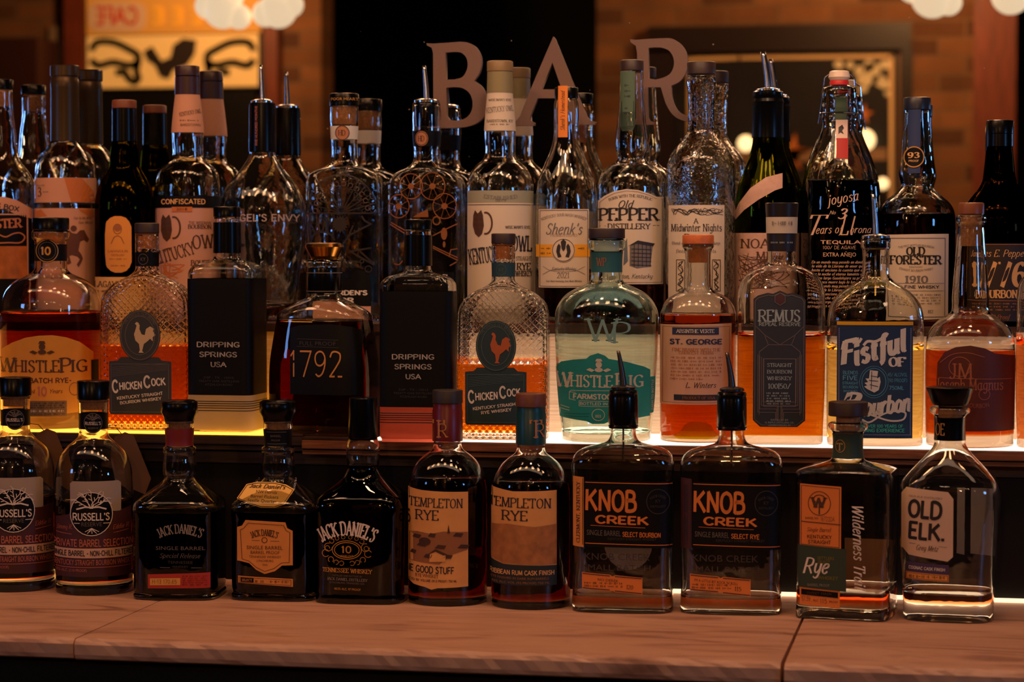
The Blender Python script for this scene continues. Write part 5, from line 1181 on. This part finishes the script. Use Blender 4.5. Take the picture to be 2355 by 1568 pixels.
b.lines(L, WHITE, [catmull([(1986, 960), (2000, 966), (2030, 948), (2056, 940), (2082, 944), (2078, 958), (2050, 962), (2020, 954), (2000, 948), (1990, 952)], 4)], 4)
b.T(L, AQUA, 'WITH OVER 100 YEARS OF', 2022, 974, 8, w=110, bold=.03); b.T(L, AQUA, 'BLENDING EXPERIENCE', 2022, 984, 9, w=118, bold=.03); b.lines(L, pc, [[(1934 + i * 4.5, 994), (1936.5 + i * 4.5, 994)] for i in range(36)], 2.2)
b.done()

WINE = mat('wine_label', (92, 44, 34), .5, transl=.35); COPR = mat('copper_ink', (150, 84, 56), .45)
b = Bottle('whiskey_bottle', 'long-necked whiskey bottle with brown translucent label, right end of lit shelf', G2, 2232, 'shelf', 1031, [(495, 31), (499, 34), (510, 34), (516, 30), (540, 31), (600, 36), (680, 42), (716, 44), (726, 56), (738, 74), (754, 89), (776, 99), (802, 101), (830, 102), (950, 101), (1005, 100)], level=803, liq=MEDW, base=26)
b.cap(467, 494, 29, mat('copper_cap', (120, 66, 34), .4), 'stopper'); b.rev('cork', [(495, 24), (566, 23)], CORK)
L = b.lab('label', [(2158, 870), (2160, 830), (2175, 806), (2200, 794), (2232, 790), (2264, 796), (2288, 808), (2318, 812), (2332, 814)], [(2158, 984), (2332, 984)], WINE)
b.circ(L, COPR, 2210, 838, 24, 22, 1.6); b.T(L, COPR, 'JM', 2214, 848, 34, 's', w=54, bold=-.01); b.T(L, COPR, 'Joseph Magnus', 2232, 878, 24, 's', w=150); b.lines(L, COPR, [[(2164, 864), (2326, 866)], catmull([(2166, 830), (2190, 812), (2224, 806), (2264, 816)], 5)], 1.5); b.T(L, COPR, 'BOURBON', 2250, 926, 10, w=50, arch=-90); b.circ(L, COPR, 2264, 900, 12, 12, 1.5)
b.done()
b = Bottle('whiskey_bottle', 'amber flask cut off by the right edge, beside the long-necked bottle', G2, 2440, 'shelf', 1032, [(560, 32), (606, 32), (614, 50), (622, 66), (634, 82), (650, 93), (668, 98), (690, 100), (900, 100), (990, 97)], N=4, dr=.6, al=True, level=792, liq=MEDW, base=20, wall=7)
b.cap(520, 560, 36, BLACK); b.done()

# ================================================================== BOTTLES ALONG THE TOP STEP
def back(name, label, u, prof, gap=.07, **kw):
    pr = list(prof) + [(735, prof[-1][1])]
    kw.setdefault('gl', RIPPLED)
    return Bottle(name, label, G3, u, 'top', None, pr, Y=YM - gap, **kw)
PEACH = mat('peach_paper', (204, 150, 120), .7); ORN = mat('orange_paper', (196, 112, 54), .7)
b = back('whiskey_bottle', 'clear bottle with black cap and oyster label, cut off by left edge', 6, [(208, 27), (244, 27), (256, 27), (300, 33), (350, 38), (375, 46), (396, 62), (416, 72), (440, 75)], .065)
b.cap(185, 208, 29, BLACK); b.rev('cork', [(208, 23), (246, 22)], CORK)
L = b.lab('top_label', [(-60, 470), (-20, 456), (10, 454), (40, 462), (62, 474), (76, 482)], [(-60, 484), (10, 482), (44, 496), (76, 504)], PEACH); b.T(L, INK, "KING'S BOX", -2, 474, 13, w=96, bold=.03, rot=-10); b.T(L, INK, 'MAKER', 12, 485, 5, w=30, rot=-10)
L = b.rect('label', -66, 63, 492, 740, MATTEBLK); b.frame(L, PEACH, -64, 62, 494, 720, 3); OYS = mat('oyster_print', (186, 112, 70), .6)
b.T(L, OYS, 'OYSTER', 6, 515, 20, 's', w=88, bold=.05, rot=3, k=3); b.lines(L, OYS, [catmull([(0, 540), (14, 545), (30, 538), (46, 536), (56, 545), (48, 557), (20, 558), (0, 559)], 4)], 3)
pc = b.rect('picture', -60, 60, 566, 640, mat('sunset_print', (170, 96, 36), .6, noise=.5, nscale=60), 2); b.done()

b = back('whiskey_bottle', 'clear round bottle with olive foil neck and racehorse label', 153, [(182, 30), (320, 31), (330, 33), (342, 44), (358, 57), (378, 66), (402, 69), (430, 70)], .050)
OLIVE = mat('olive_foil', (66, 50, 28), .35, metal=.5)
b.rev('neck_foil', [(153, 31), (155, 32.5), (177, 32.5), (179, 30.5), (183, 30.5), (186, 32), (205, 32), (208, 31.5), (326, 32.6)], OLIVE, off=.0003)
L = b.rect('label', 83, 222, 411, 467, PEACH); b.poly(L, ORN, [(150, 412), (190, 412), (214, 440), (220, 466), (165, 466)]); b.T(L, INK, '3', 96, 443, 20, 's', w=10); b.T(L, GREYINK, 'Year Old', 98, 428, 4, w=18); b.scribble(L, GREYINK, 104, 116, 443, 3)
L = b.rect('lower_label', 83, 222, 480, 740, PEACH); b.poly(L, ORN, [(84, 482), (98, 482), (112, 498), (84, 500)]); b.poly(L, ORN, [(180, 482), (222, 482), (222, 500), (205, 500)])
b.T(L, INK, 'Gun to the Wire', 190, 502, 6, 'i', w=40); b.T(L, INK, 'Gun Metal', 196, 512, 6, 'i', w=32)
HB = mat('horse_brown', (96, 54, 36), .6)
b.poly(L, HB, [(154, 540), (160, 530), (166, 536), (176, 538), (184, 530), (193, 529), (198, 540), (204, 550), (200, 558), (192, 552), (184, 556), (180, 576), (186, 584), (190, 594), (186, 604), (180, 614), (176, 608), (183, 596), (178, 590), (166, 586), (160, 588), (164, 604), (158, 608), (154, 606), (157, 596), (152, 580), (150, 560)])
b.blob(L, HB, 170, 526, 7); b.T(L, INK, 'PINHOOK', 140, 646, 9, 's', w=60); b.done()

b = back('whisky_bottle', 'dark green glass bottle with oval amber portrait label', 289, [(250, 27), (325, 27), (334, 30), (352, 33), (385, 36), (400, 44), (425, 58), (450, 66), (475, 68.5), (500, 68.5)], .068, gl=DARKG, level=480, liq=COLA)
b.cap(232, 252, 28, BROWNCAP, 'stopper'); b.rev('neck_foil', [(252, 27.4), (326, 28)], BLACK, cap=False, off=.0005)
OV = mat('amber_oval', (226, 150, 60), .65); T_ = [(244, 540), (244, 522), (248, 510), (256, 502), (266, 498), (280, 498), (291, 502), (298, 510), (303, 522), (303, 540)]
L = b.lab('oval_label', T_, [(u_, 1124 - v_) for u_, v_ in T_], OV); b.lines(L, OC, [[(272 + 9 * cos(t), 527 + 11 * sin(t)) for t in [2 * pi * i / 16 for i in range(17)]], [(258, 560), (264, 546), (272, 542), (280, 546), (286, 560)]], 2); b.blob(L, OC, 272, 524, 8, 9)
b.T(L, OC, 'LAGAVULIN', 273, 577, 5, 's', w=44); b.T(L, OC, 'DISTILLERY', 273, 586, 4, 's', w=30); b.scribble(L, OC, 255, 292, 595, 3); b.scribble(L, OC, 258, 290, 610, 3)
L = b.rect('label', 217, 360, 636, 740, mat('cream_amber', (232, 178, 104), .7)); b.T(L, INK, 'LAGAVULIN', 262, 652, 13, 's', w=84); b.scribble(L, INK, 222, 330, 668, 4); b.done()

def owl_neck(b, c1, c2, paper, txt):
    b.cap(c1, c1 + 24, 28, txt[0]); b.rev('neck_foil', [(c1 + 25, 27.5), (c1 + 66, 28.5)], txt[1], cap=False, off=.0004); b.band('neck_label', c1 + 66, c2, paper, 2)
b = back('whiskey_bottle', 'clear round bottle with plum cap, paper neck wrap and black-headed pink label', 434, [(178, 26), (216, 27), (260, 32), (304, 36), (362, 36), (370, 42), (382, 56), (398, 68), (420, 72.5), (450, 73.5)], .057)
PLUM = mat('plum_cap', (52, 27, 29), .4)
owl_neck(b, 154, 307, PEACH, (PLUM, PLUM)); b.T(None, BROWNINK, 'KENTUCKY OWL', 440, 262, 9, 's', w=48, rot=12, k=3); b.T(None, BROWNINK, 'BARDSTOWN', 440, 290, 6, w=44, k=3); b.scribble(None, BROWNINK, 418, 460, 280, 3, 3)
PINK = mat('pink_paper', (200, 150, 130), .7)
hd = b.rect('header', 358, 510, 452, 479, MATTEBLK, 2); b.T(hd, TAN, 'CONFISCATED', 424, 465, 13, w=98, bold=.03, k=3); L = b.rect('label', 359, 510, 478, 740, PINK, 1); a = b.rect('year_strip', 398, 443, 477, 488, ORN, 3); b.T(a, BROWNINK, '2018', 420, 482, 6, w=24, k=4)
def owl(b, L, u, v):
    b.poly(L, BROWNINK, [(u - 12, v - 24), (u - 8, v - 36), (u - 2, v - 28), (u + 6, v - 36), (u + 10, v - 24), (u + 12, v), (u + 8, v + 18), (u, v + 26), (u - 8, v + 18), (u - 13, v)])
    b.circ(L, BROWNINK, u + 16, v - 6, 14, 24, 4, a0=-100, a1=100)
owl(b, L, 386, 530)
b.T(L, BROWNINK, 'THE WISEMAN', 460, 513, 6, 's', w=50); b.T(L, BROWNINK, 'BOURBON', 460, 522, 9, 's', w=52, bold=.03)
b.T(L, BROWNINK, 'KENTUCKY', 398, 583, 28, 's', w=104, rot=16, bold=.01); b.T(L, BROWNINK, 'OWL', 476, 555, 30, 's', w=66, rot=4, bold=.01); b.T(L, BROWNINK, 'BOURBON', 472, 604, 12, 's', w=64, bold=.03); b.T(L, BROWNINK, 'WHISKEY', 470, 618, 10, 's', w=54, bold=.02)
rn = random.Random(8); b.lines(L, ORN, [catmull([(372 + i * 5, 600 + rn.uniform(0, 40)) for i in range(4)], 3) for _ in range(1)] + [catmull([(375 + rn.uniform(0, 50), 600 + rn.uniform(0, 40)) for i in range(4)], 3) for _ in range(6)], 2); b.done()

b = back('bourbon_bottle', 'teardrop-shaped clear bottle with pour spout and frosted lettering', 605, [(240, 29), (352, 30), (366, 34), (390, 50), (420, 74), (450, 90), (480, 98), (510, 98), (560, 94), (640, 84), (720, 74)], .067, level=705, liq=DARKW)
b.rev('neck_foil', [(237, 22), (239, 29), (246, 30), (350, 31)], BLACK, cap=False, off=.0005); b.pourer(602, 152, 234, 26, 7, 3.5); b.T(None, RUST, 'FIVE HUNDRED MONTHS', 592, 292, 5, w=90, rot=90, k=3, hw=31)
FRP = mat('frosted_print', (170, 150, 140), .6); b.T(None, FRP, "ANGEL'S ENVY", 604, 502, 18, w=172, bold=.02); b.done()

IRON = mat('wrought_iron_print', (34, 26, 26), .4); IRONL = mat('iron_highlight', (92, 70, 62), .4)
b = back('bourbon_bottle', 'clear flat bottle with black ironwork fan and sun print', 793, [(243, 32), (270, 33), (300, 31.5), (372, 31.5), (382, 40), (392, 62), (402, 80), (416, 86), (440, 87), (700, 87)], .07, N=4, dr=.55, al=True, er=6)
b.cap(217, 246, 34, BLACK); b.rev('cork', [(246, 27), (288, 27)], CORK); b.T(None, GOLD, 'POOR HEART', 797, 231, 6, w=60, k=2, hw=34.6)
b.band('neck_label', 292, 322, WHITE, 1); m2 = b.oval('neck_medallion', 793, 308, 16, 17, mat('copper_medal', (176, 116, 76), .4), 2); b.circ(m2, INK, 793, 308, 15, 16, 1.6, 3); b.T(m2, INK, 'HD', 793, 308, 12, 's', w=16, k=3)
FU, FV = 786, 491
P = lambda r, a: (FU + r * 79 / 88 * cos(math.radians(a)), FV - r * cos(0) * sin(math.radians(a)))
b.lines(None, IRON, [[P(88, a) for a in range(0, 181, 6)]], 3); b.lines(None, IRON, [[P(14, a) for a in range(0, 181, 12)]], 3); b.lines(None, IRON, [[(FU - 80, FV), (FU + 80, FV)]], 3)
b.lines(None, IRON, [[P(14, a), P(86, a)] for a in range(15, 180, 15)], 2.2)
for i in range(12):
    a = 7.5 + 15 * i
    for r, R in ((79, 6), (67, 5), (56, 4)): p_ = P(r, a + (2.5 if r == 67 else -2)); b.circ(None, IRONL if r == 67 else IRON, p_[0], p_[1], R, R, 1.5, a0=i * 40, a1=i * 40 + 300)
b.poly(None, IRON, [(783 + (19 if i % 2 == 0 else 14) * cos(pi * i / 16), 516 + (21 if i % 2 == 0 else 15) * sin(pi * i / 16)) for i in range(32)])
b.lines(None, IRON, [[(712, 508), (716, 548), (726, 536), (714, 512)], catmull([(716, 556), (724, 540), (744, 534), (762, 540), (770, 552)], 4), [(790, 560), (806, 540), (832, 526), (852, 516), (838, 508), (832, 498)], [(800, 548), (812, 520)], [(806, 578), (852, 570)], [(806, 578), (858, 608)], [(828, 578), (858, 606)], [(730, 506), (730, 520)], [(748, 508), (744, 530)], [(748, 508), (752, 530)]], 4)
for q_ in ((806, 604, 6), (824, 608, 6), (846, 618, 7), (832, 600, 4)): b.circ(None, IRON, *q_, None, 2.5)
L = b.lab('label', [(716, 640), (806, 640), (812, 626), (824, 620), (838, 622), (846, 632), (852, 648)], [(716, 702), (852, 702)], MATTEBLK); b.T(L, PALE, "WARDEN'S", 796, 672, 13, w=98, bold=.06); b.T(L, PALE, 'MAJOR', 776, 689, 13, w=78, bold=.06)
L = b.rect('lower_label', 720, 851, 703, 742, PEACH); b.done()

FIL = mat('amber_filigree', (128, 72, 28), .45)
b = back('bourbon_bottle', 'clear flat bottle with amber wheel print, pour spout and black neck band', 982, [(238, 31), (262, 33), (300, 33), (372, 31.5), (384, 42), (396, 66), (408, 80), (424, 87), (446, 88), (700, 87)], .07, N=4, dr=.55, al=True, er=6)
b.pourer(976, 153, 233, 29, 7, 4); b.rev('rubber_plug', [(240, 26), (292, 25)], BLACK); b.band('neck_label', 303, 338, MATTEBLK, 1); m2 = b.oval('neck_medallion', 974, 321, 15, 17, mat('copper_medal', (0, 0, 0)), 2); b.circ(m2, INK, 974, 321, 13, 15, 1.4, 3); b.T(m2, INK, 'HD', 974, 321, 12, 's', w=15, k=3)
for (u_, v_, R) in ((918, 475, 24), (946, 430, 26), (995, 430, 28), (1022, 475, 26)):
    b.circ(None, FIL, u_, v_, R, R * 1.1, 2); b.blob(None, FIL, u_, v_, 7)
    b.lines(None, FIL, [[(u_ + 6 * cos(pi / 4 * i + .3), v_ + 6 * sin(pi / 4 * i + .3)), (u_ + R * cos(pi / 4 * i + .3), v_ + R * 1.1 * sin(pi / 4 * i + .3))] for i in range(8)], .8)
b.poly(None, FIL, [(950, 500), (970, 488), (984, 482), (986, 500)]); b.circ(None, FIL, 1004, 508, 8, 9, 3); b.lines(None, FIL, [[(996, 542), (1050, 515)], [(996, 570), (1050, 598)], [(898, 516), (930, 536)], [(900, 512), (932, 530)], [(996, 566), (1050, 592)], catmull([(908, 606), (918, 608), (926, 600)], 3), [(1050, 572), (1036, 574), (1032, 590)], [(1034, 610), (1048, 602)]], 2.4); b.blob(None, FIL, 1021, 538, 7, 14); b.blob(None, FIL, 1021, 562, 3, 7)
L = b.rect('label', 907, 1043, 625, 742, MATTEBLK); b.T(L, PALE, 'BARREL', 1006, 634, 8, w=56, bold=.03); b.done()

b = back('whiskey_bottle', 'clear round bottle with olive cap and white owl label', 1150, [(170, 28), (214, 29), (260, 33), (302, 36), (362, 36), (370, 42), (382, 56), (398, 68), (420, 75), (450, 77)], .07)
OLC = mat('olive_cap', (132, 122, 84), .45); WARMW = mat('warm_white', (228, 212, 190), .7, transl=.2)
b.cap(143, 168, 30, mat('olive_cap_top', (128, 104, 66), .5)); b.rev('neck_foil', [(168, 28.5), (216, 29.8)], OLC, cap=False, off=.0004); b.band('neck_label', 215, 303, WARMW, 1)
b.T(None, INK, "WISE MAN'S RYE", 1150, 233, 5, 's', w=50); b.T(None, GREYINK, 'KENTUCKY OWL', 1150, 254, 12, 's', w=60, rot=6); b.T(None, INK, 'BARDSTOWN, KY', 1150, 281, 6, 's', w=58); b.scribble(None, GREYINK, 1128, 1170, 289, 3)
L = b.rect('label', 1076, 1226, 468, 740, WARMW); hd = b.rect('header', 1076, 1226, 440, 468, mat('grey_green_paper', (150, 150, 130), .7)); b.T(hd, GREYINK, 'ESTABLISHED', 1152, 457, 8, 's', w=76, arch=-160); b.T(hd, GREYINK, '1879', 1152, 462, 6, 's', w=26); b.lines(L, INK, [[(1077, 472), (1225, 472)]], 1.2)
owl(b, L, 1102, 520); b.T(L, INK, "WISE MAN'S RYE", 1190, 523, 6, 's', w=56, bold=.02); b.T(L, INK, 'KENTUCKY', 1116, 586, 34, 's', w=72, rot=8, bold=.03); b.T(L, INK, 'OWL', 1200, 560, 34, 's', w=46, bold=.03)
b.T(L, INK, 'STRAIGHT', 1204, 594, 9, 's', w=36); b.T(L, INK, 'RYE', 1204, 612, 15, 's', w=32, bold=.04); b.T(L, INK, 'WHISKEY', 1204, 628, 12, 's', w=38, bold=.04); b.done()

b = back('whiskey_bottle', 'slender clear bottle with orange seal over black cap and white yellow-banded label', 1302, [(227, 25), (240, 28), (262, 29), (310, 29), (330, 32), (350, 38), (380, 51), (410, 63), (440, 69), (470, 71)], .07, level=655, liq=DARKW)
b.cap(203, 229, 27, BLACK); ORS = mat('orange_seal', (222, 128, 44), .6)
L = b.rect('tax_strip', 1284, 1305, 201, 318, ORS, 2, hw=29.5); b.T(L, BROWNINK, "Shenk's Homestead", 1294, 258, 9, 'i', w=90, rot=90, k=3, hw=29.5)
L = b.rect('label', 1240, 1353, 482, 660, WARMW); b.frame(L, INK, 1243, 1350, 485, 657, 1); b.T(L, GREYINK, 'KENTUCKY SOUR MASH WHISKEY', 1297, 495, 6, 's', w=104, arch=130); b.T(L, GREYINK, "Shenk's", 1297, 527, 24, 'i', w=82, bold=.01); b.T(L, mat('dim_print', (170, 150, 130), .6), 'HOMESTEAD', 1297, 541, 6, 's', w=60)
yb = b.rect('yellow_band', 1234, 1355, 562, 590, mat('yellow_band', (228, 160, 30), .65), 2); b.scribble(yb, BROWNINK, 1246, 1268, 571, 4, 3); b.scribble(yb, BROWNINK, 1328, 1352, 571, 4, 3); b.scribble(yb, BROWNINK, 1246, 1268, 582, 4, 3)
sl = b.oval('seal', 1296, 575, 26, 27, WARMW, 3); b.circ(sl, INK, 1296, 575, 24, 25, 1.2, 4)
b.poly(sl, INK, [(1286, 560), (1290, 566), (1288, 580), (1292, 590), (1284, 592), (1280, 578), (1282, 566)], 4); b.poly(sl, INK, [(1306, 560), (1302, 566), (1304, 580), (1300, 590), (1308, 592), (1312, 578), (1310, 566)], 4); b.poly(sl, INK, [(1290, 556), (1296, 550), (1302, 556), (1300, 572), (1296, 578), (1292, 572)], 4)
b.T(L, GREYINK, 'Kentucky Whiskey', 1297, 617, 8, 'i', w=54); b.T(L, GREYINK, '2021', 1296, 632, 12, 's', w=28); b.T(L, INK, 'Sour Mash Kentucky, Sour Mash Whiskey', 1297, 645, 4, 's', w=80); b.lines(L, GREYINK, [catmull([(1250, 612), (1270, 622), (1322, 622), (1344, 612)], 4), catmull([(1250, 630), (1270, 620), (1322, 620), (1344, 630)], 4)], .9); b.done()

b = back('whiskey_bottle', 'clear bottle with green neck strip and arched white distillery label', 1452, [(165, 26), (180, 27), (230, 29), (280, 33), (320, 37), (345, 37), (366, 33), (374, 38), (384, 54), (398, 68), (418, 76), (445, 78)], .070, level=660, liq=DARKW)
b.cap(141, 166, 27, WOODCAP, 'stopper'); GST = mat('green_strip', (72, 96, 76), .6)
L = b.lab('neck_strip', [(1427, 168), (1459, 168)], [(1427, 292), (1432, 304), (1454, 304), (1459, 292)], GST, 2, hw=30); b.frame(L, mat('deep_green', (24, 50, 40), .6), 1430, 1456, 170, 294, 2, 3)
for v in (200, 213, 225, 252, 263): b.scribble(L, INK, 1437, 1450, v, 4, 3, hw=30)
L = b.lab('label', [(1376, 462), (1390, 452), (1412, 442), (1440, 437), (1466, 439), (1492, 447), (1508, 454), (1524, 454)], [(1376, 652), (1524, 652)], WARMW); b.lines(L, GREYINK, [[(1380, 466), (1394, 456), (1414, 446), (1440, 441), (1466, 443), (1492, 451), (1506, 458), (1521, 459), (1521, 648), (1380, 648)]], .9, closed=True)
b.T(L, INK, 'BORN WITH THE REPUBLIC', 1450, 452, 6, 's', w=100, arch=140); b.T(L, INK, 'Old', 1438, 471, 16, 'i', w=34, bold=.01); b.T(L, BLKINK, 'PEPPER', 1447, 494, 27, 's', w=136, bold=.03); b.T(L, INK, 'DISTILLERY', 1447, 521, 12, 's', w=96, bold=.01); b.lines(L, INK, [[(1380, 520), (1394, 520)], [(1500, 519), (1514, 519)]], 1.2)
b.poly(L, GREYINK, [(1448, 566), (1466, 556), (1500, 562), (1494, 612), (1464, 616), (1448, 610)]); b.poly(L, mat('print_blue', (90, 104, 120), .6), [(1436, 560), (1442, 548), (1444, 600), (1434, 610)]); b.lines(L, INK, [[(1452, 572 + i * 9), (1496, 574 + i * 9)] for i in range(5)] + [[(1458 + i * 9, 560), (1458 + i * 9, 612)] for i in range(5)], 1.4, 3); b.poly(L, INK, [(1444, 566), (1466, 553), (1504, 560), (1500, 566), (1464, 560)], 3)
b.T(L, INK, 'Lexington, Kentucky', 1448, 634, 10, 'i', w=102); b.done()

b = back('whiskey_bottle', 'clear bottle with raised relief glass shoulders and plain white storybook label', 1611, [(176, 32), (190, 34), (204, 32), (212, 31), (298, 31), (312, 36), (330, 50), (348, 64), (370, 75), (400, 78), (430, 79)], .093, gl=RELIEF)
b.cap(145, 174, 33, WOODCAP, 'stopper')
L = b.rect('label', 1538, 1664, 473, 740, WARMW); rn = random.Random(4)
b.lines(L, INK, [catmull([(1548 + i * 9 + rn.uniform(-5, 5), 488 + rn.uniform(-8, 8)) for i in range(13)], 2) for _ in range(6)], 1)
b.T(L, INK, 'A', 1601, 509, 11, 's', w=10); b.T(L, INK, 'Midwinter Nights', 1602, 524, 16, 's', w=114); b.T(L, INK, 'Dram', 1601, 546, 15, 's', w=52); b.T(L, GREYINK, 'Blend of Straight Rye Whiskeys', 1601, 559, 7, 's', w=108); b.T(L, GREYINK, 'finished in barrels', 1601, 577, 7, 's', w=90)
for x in (1557, 1637): b.frame(L, INK, x, x + 18, 597, 668, 1.4); b.lines(L, INK, [catmull([(x + 3 + rn.uniform(0, 12), 600 + i * 6) for i in range(12)], 2) for _ in range(3)], 1.3)
b.done()

b = back('wine_shaped_bottle', 'green glass wine-shaped bottle with black foil, pour spout and slanting paper sash', 1764, [(214, 30), (222, 33), (318, 34), (335, 36), (365, 44), (400, 57), (435, 69), (470, 73), (500, 74)], .066, gl=GREEN, level=560, liq=DARKW)
b.rev('neck_foil', [(211, 30), (214, 34), (226, 34.5), (229, 33), (236, 36), (240, 34.5), (318, 36)], BLACK, cap=False, off=.0004); b.pourer(1752, 122, 208, 28, 8, 6)
NP = mat('taupe_paper', (196, 156, 136), .7, noise=.12, nscale=120)
b.lab('sash', [(1686, 500), (1700, 468), (1726, 434), (1760, 410), (1797, 400)], [(1686, 512), (1712, 484), (1745, 460), (1780, 440), (1797, 434)], NP, 2)
L = b.rect('label', 1686, 1836, 536, 742, NP); b.T(L, BROWNINK, "NOAH'S", 1762, 560, 20, 's', w=114); b.T(L, BROWNINK, 'MILL', 1770, 588, 18, 's', w=60); rn = random.Random(9)
b.lines(L, BROWNINK, [catmull([(1698 + rn.uniform(0, 118), 582 + rn.uniform(0, 80)) for i in range(3)], 3) for _ in range(40)], 1.2); b.done()

CHALK = mat('chalk_print', (216, 176, 148), .6)
b = back('tequila_bottle', 'clear swing-top bottle filled dark, covered in white handwriting', 1927, [(198, 26), (206, 38), (226, 40), (238, 38), (250, 40), (266, 40), (276, 42), (292, 40), (306, 44), (330, 54), (360, 66), (390, 76), (420, 82), (460, 85), (600, 85)], .096, level=420, liq=COLA)
b.rev('stopper', [(165, 17), (167, 22), (180, 25), (187, 21)], mat('porcelain', (226, 204, 184), .3)); b.rev('gasket', [(187, 20), (190, 22), (198, 22)], mat('red_rubber', (190, 30, 28), .5))
V, Fc = [], []; s = b.s; z = lambda v: (b.v0 - v) * s
for sg in (-1, 1): tube(V, Fc, [(0, 0, z(172)), (sg * 24 * s, 0, z(172)), (sg * 34 * s, -.002, z(182)), (sg * 40 * s, -.004, z(240)), (sg * 47 * s, -.004, z(286)), (sg * 44 * s, -.002, z(272)), (sg * 41.5 * s, 0, z(262))], .0011, 6)
tube(V, Fc, [(41.5 * s * cos(t), 41.5 * s * sin(t), z(262)) for t in [2 * pi * i / 24 for i in range(25)]], .0011, 6); mesh('wire_bail', V, Fc, STEEL, b.root)
for n_, v0_, v1_, c_ in (('strip_green', 228, 279, (40, 64, 40)), ('strip_white', 279, 321, (222, 196, 178)), ('strip_red', 321, 368, (176, 34, 30))):
    o = b.lab('neck_strip', [(1918 + (v0_ - 228) * .04, v0_), (1944 + (v0_ - 228) * .04, v0_)], [(1919 + (v1_ - 228) * .04, v1_), (1945 + (v1_ - 228) * .04, v1_)], mat(n_, c_, .6), 2)
    if n_ == 'strip_white': b.poly(o, INK, [(1926, 296), (1934, 290), (1938, 298), (1934, 304), (1938, 312), (1930, 308), (1926, 312)], 3)
b.T(None, CHALK, 'joyosa', 1936, 457, 22, 'i', w=70, rot=10); b.T(None, CHALK, 'No', 1914, 490, 8, 'i', w=14); b.T(None, CHALK, '3', 1934, 493, 22, 'i', w=20, bold=.02); b.T(None, CHALK, 'T', 1872, 518, 44, 'i', w=44, bold=-.01); b.T(None, CHALK, 'ears of', 1906, 528, 18, 'i', w=60, rot=2); b.T(None, CHALK, 'Ll', 1946, 520, 40, 'i', w=30); b.T(None, CHALK, 'orona', 1976, 528, 16, 'i', w=48)
b.T(None, CHALK, 'TEQUILA', 1933, 557, 9, w=90, bold=.02); b.T(None, CHALK, '100% DE AGAVE', 1930, 569, 7, 'm', w=74, bold=.02); b.T(None, CHALK, 'EXTRA AÑEJO', 1930, 585, 9, w=74, bold=.01)
for i in range(12): b.T(None, CHALK, ('En un mundo muy pasado en donde', 'la vida de la Llorona de amor que', 'hasta el anciano la cuenta que es', 'por la noche el eterno lamento de', 'camino largo Guadalajara su pena', 'que nunca muere bajo la luna fria')[i % 6], 1926, 602 + i * 9, 6, 'i', w=116, bold=.015)
b.done()

b = back('bourbon_bottle', 'clear long-necked bottle with blue neck strip, round proof badge and cream label', 2106, [(255, 29), (270, 29), (320, 32), (370, 37), (400, 41), (414, 38), (428, 36), (440, 44), (452, 58), (466, 74), (482, 84), (505, 88), (600, 88)], .09, level=494, liq=DARKW)
b.cap(226, 255, 31, mat('navy_cap', (22, 28, 46), .35)); NV = mat('navy_strip', (28, 50, 96), .6)
b.rect('neck_strip', 2086, 2114, 254, 400, NV, 1); bd = b.oval('proof_badge', 2100, 363, 22, 24, MATTEBLK, 3); b.circ(bd, GOLD, 2100, 363, 21, 23, 2.4, 4); b.T(bd, TAN, '93', 2100, 359, 12, 's', w=26, bold=.05, k=4); b.T(bd, TAN, 'PROOF', 2100, 372, 5, w=22, bold=.02, k=4)
L = b.lab('label', [(2040, 540), (2178, 538)], [(2040, 734), (2172, 731)], WARMW); b.frame(L, GREYINK, 2046, 2170, 548, 726, 1.6); b.T(L, GREYINK, 'THE FIRST BOTTLED BOURBON', 2106, 564, 5, w=80, arch=150); b.T(L, BLKINK, 'OLD', 2106, 577, 17, 's', w=42, bold=.05); b.T(L, BLKINK, 'FORESTER', 2106, 597, 19, 's', w=114, bold=.05); b.T(L, GREYINK, 'KENTUCKY', 2106, 613, 4, w=30); b.T(L, GREYINK, 'STRAIGHT BOURBON WHISKY', 2106, 621, 5, w=76, arch=-140)
b.T(L, GREYINK, '1910', 2108, 641, 15, 's', w=52, bold=.04); b.T(L, NAVY, 'OLD FINE WHISKY', 2106, 658, 8, w=104, bold=.03); b.lines(L, GREYINK, [[(2050, 650), (2168, 650)], [(2050, 667), (2168, 667)]], .9)
for i in range(4): b.scribble(L, GREYINK, 2056, 2162, 676 + i * 6.5, 3.5)
b.T(L, INK, '812', 2139, 714, 7, 's', w=12); b.done()

b = back('bourbon_bottle', 'dark bottle with black cap and large old-style gold numerals, far right of top step', 2296, [(310, 29), (330, 29), (380, 33), (415, 38), (435, 48), (458, 66), (482, 80), (510, 86), (600, 87)], .08, gl=AMBERG, level=420, liq=COLA)
b.cap(278, 310, 31, BLACK); b.rev('neck_foil', [(310, 29.5), (338, 30)], BLACK, cap=False, off=.0005)
L = b.rect('label', 2222, 2378, 560, 736, mat('brown_black_label', (36, 24, 20), .6)); b.lines(L, OC, [[(2224, 562), (2376, 562)], [(2224, 688), (2376, 690)]], 1.4)
b.T(L, TAN, 'James E. Pepper', 2296, 582, 15, 'i', w=124); b.T(L, TAN, '1776', 2300, 630, 52, 's', w=122, bold=.05); b.T(L, TAN, 'BOURBON', 2296, 674, 17, 's', w=86, bold=.05); b.T(L, OC, '100 Proof', 2296, 726, 10, 'i', w=50)
for v in (696, 703, 710): b.scribble(L, OC, 2240, 2350, v, 3)
b.done()
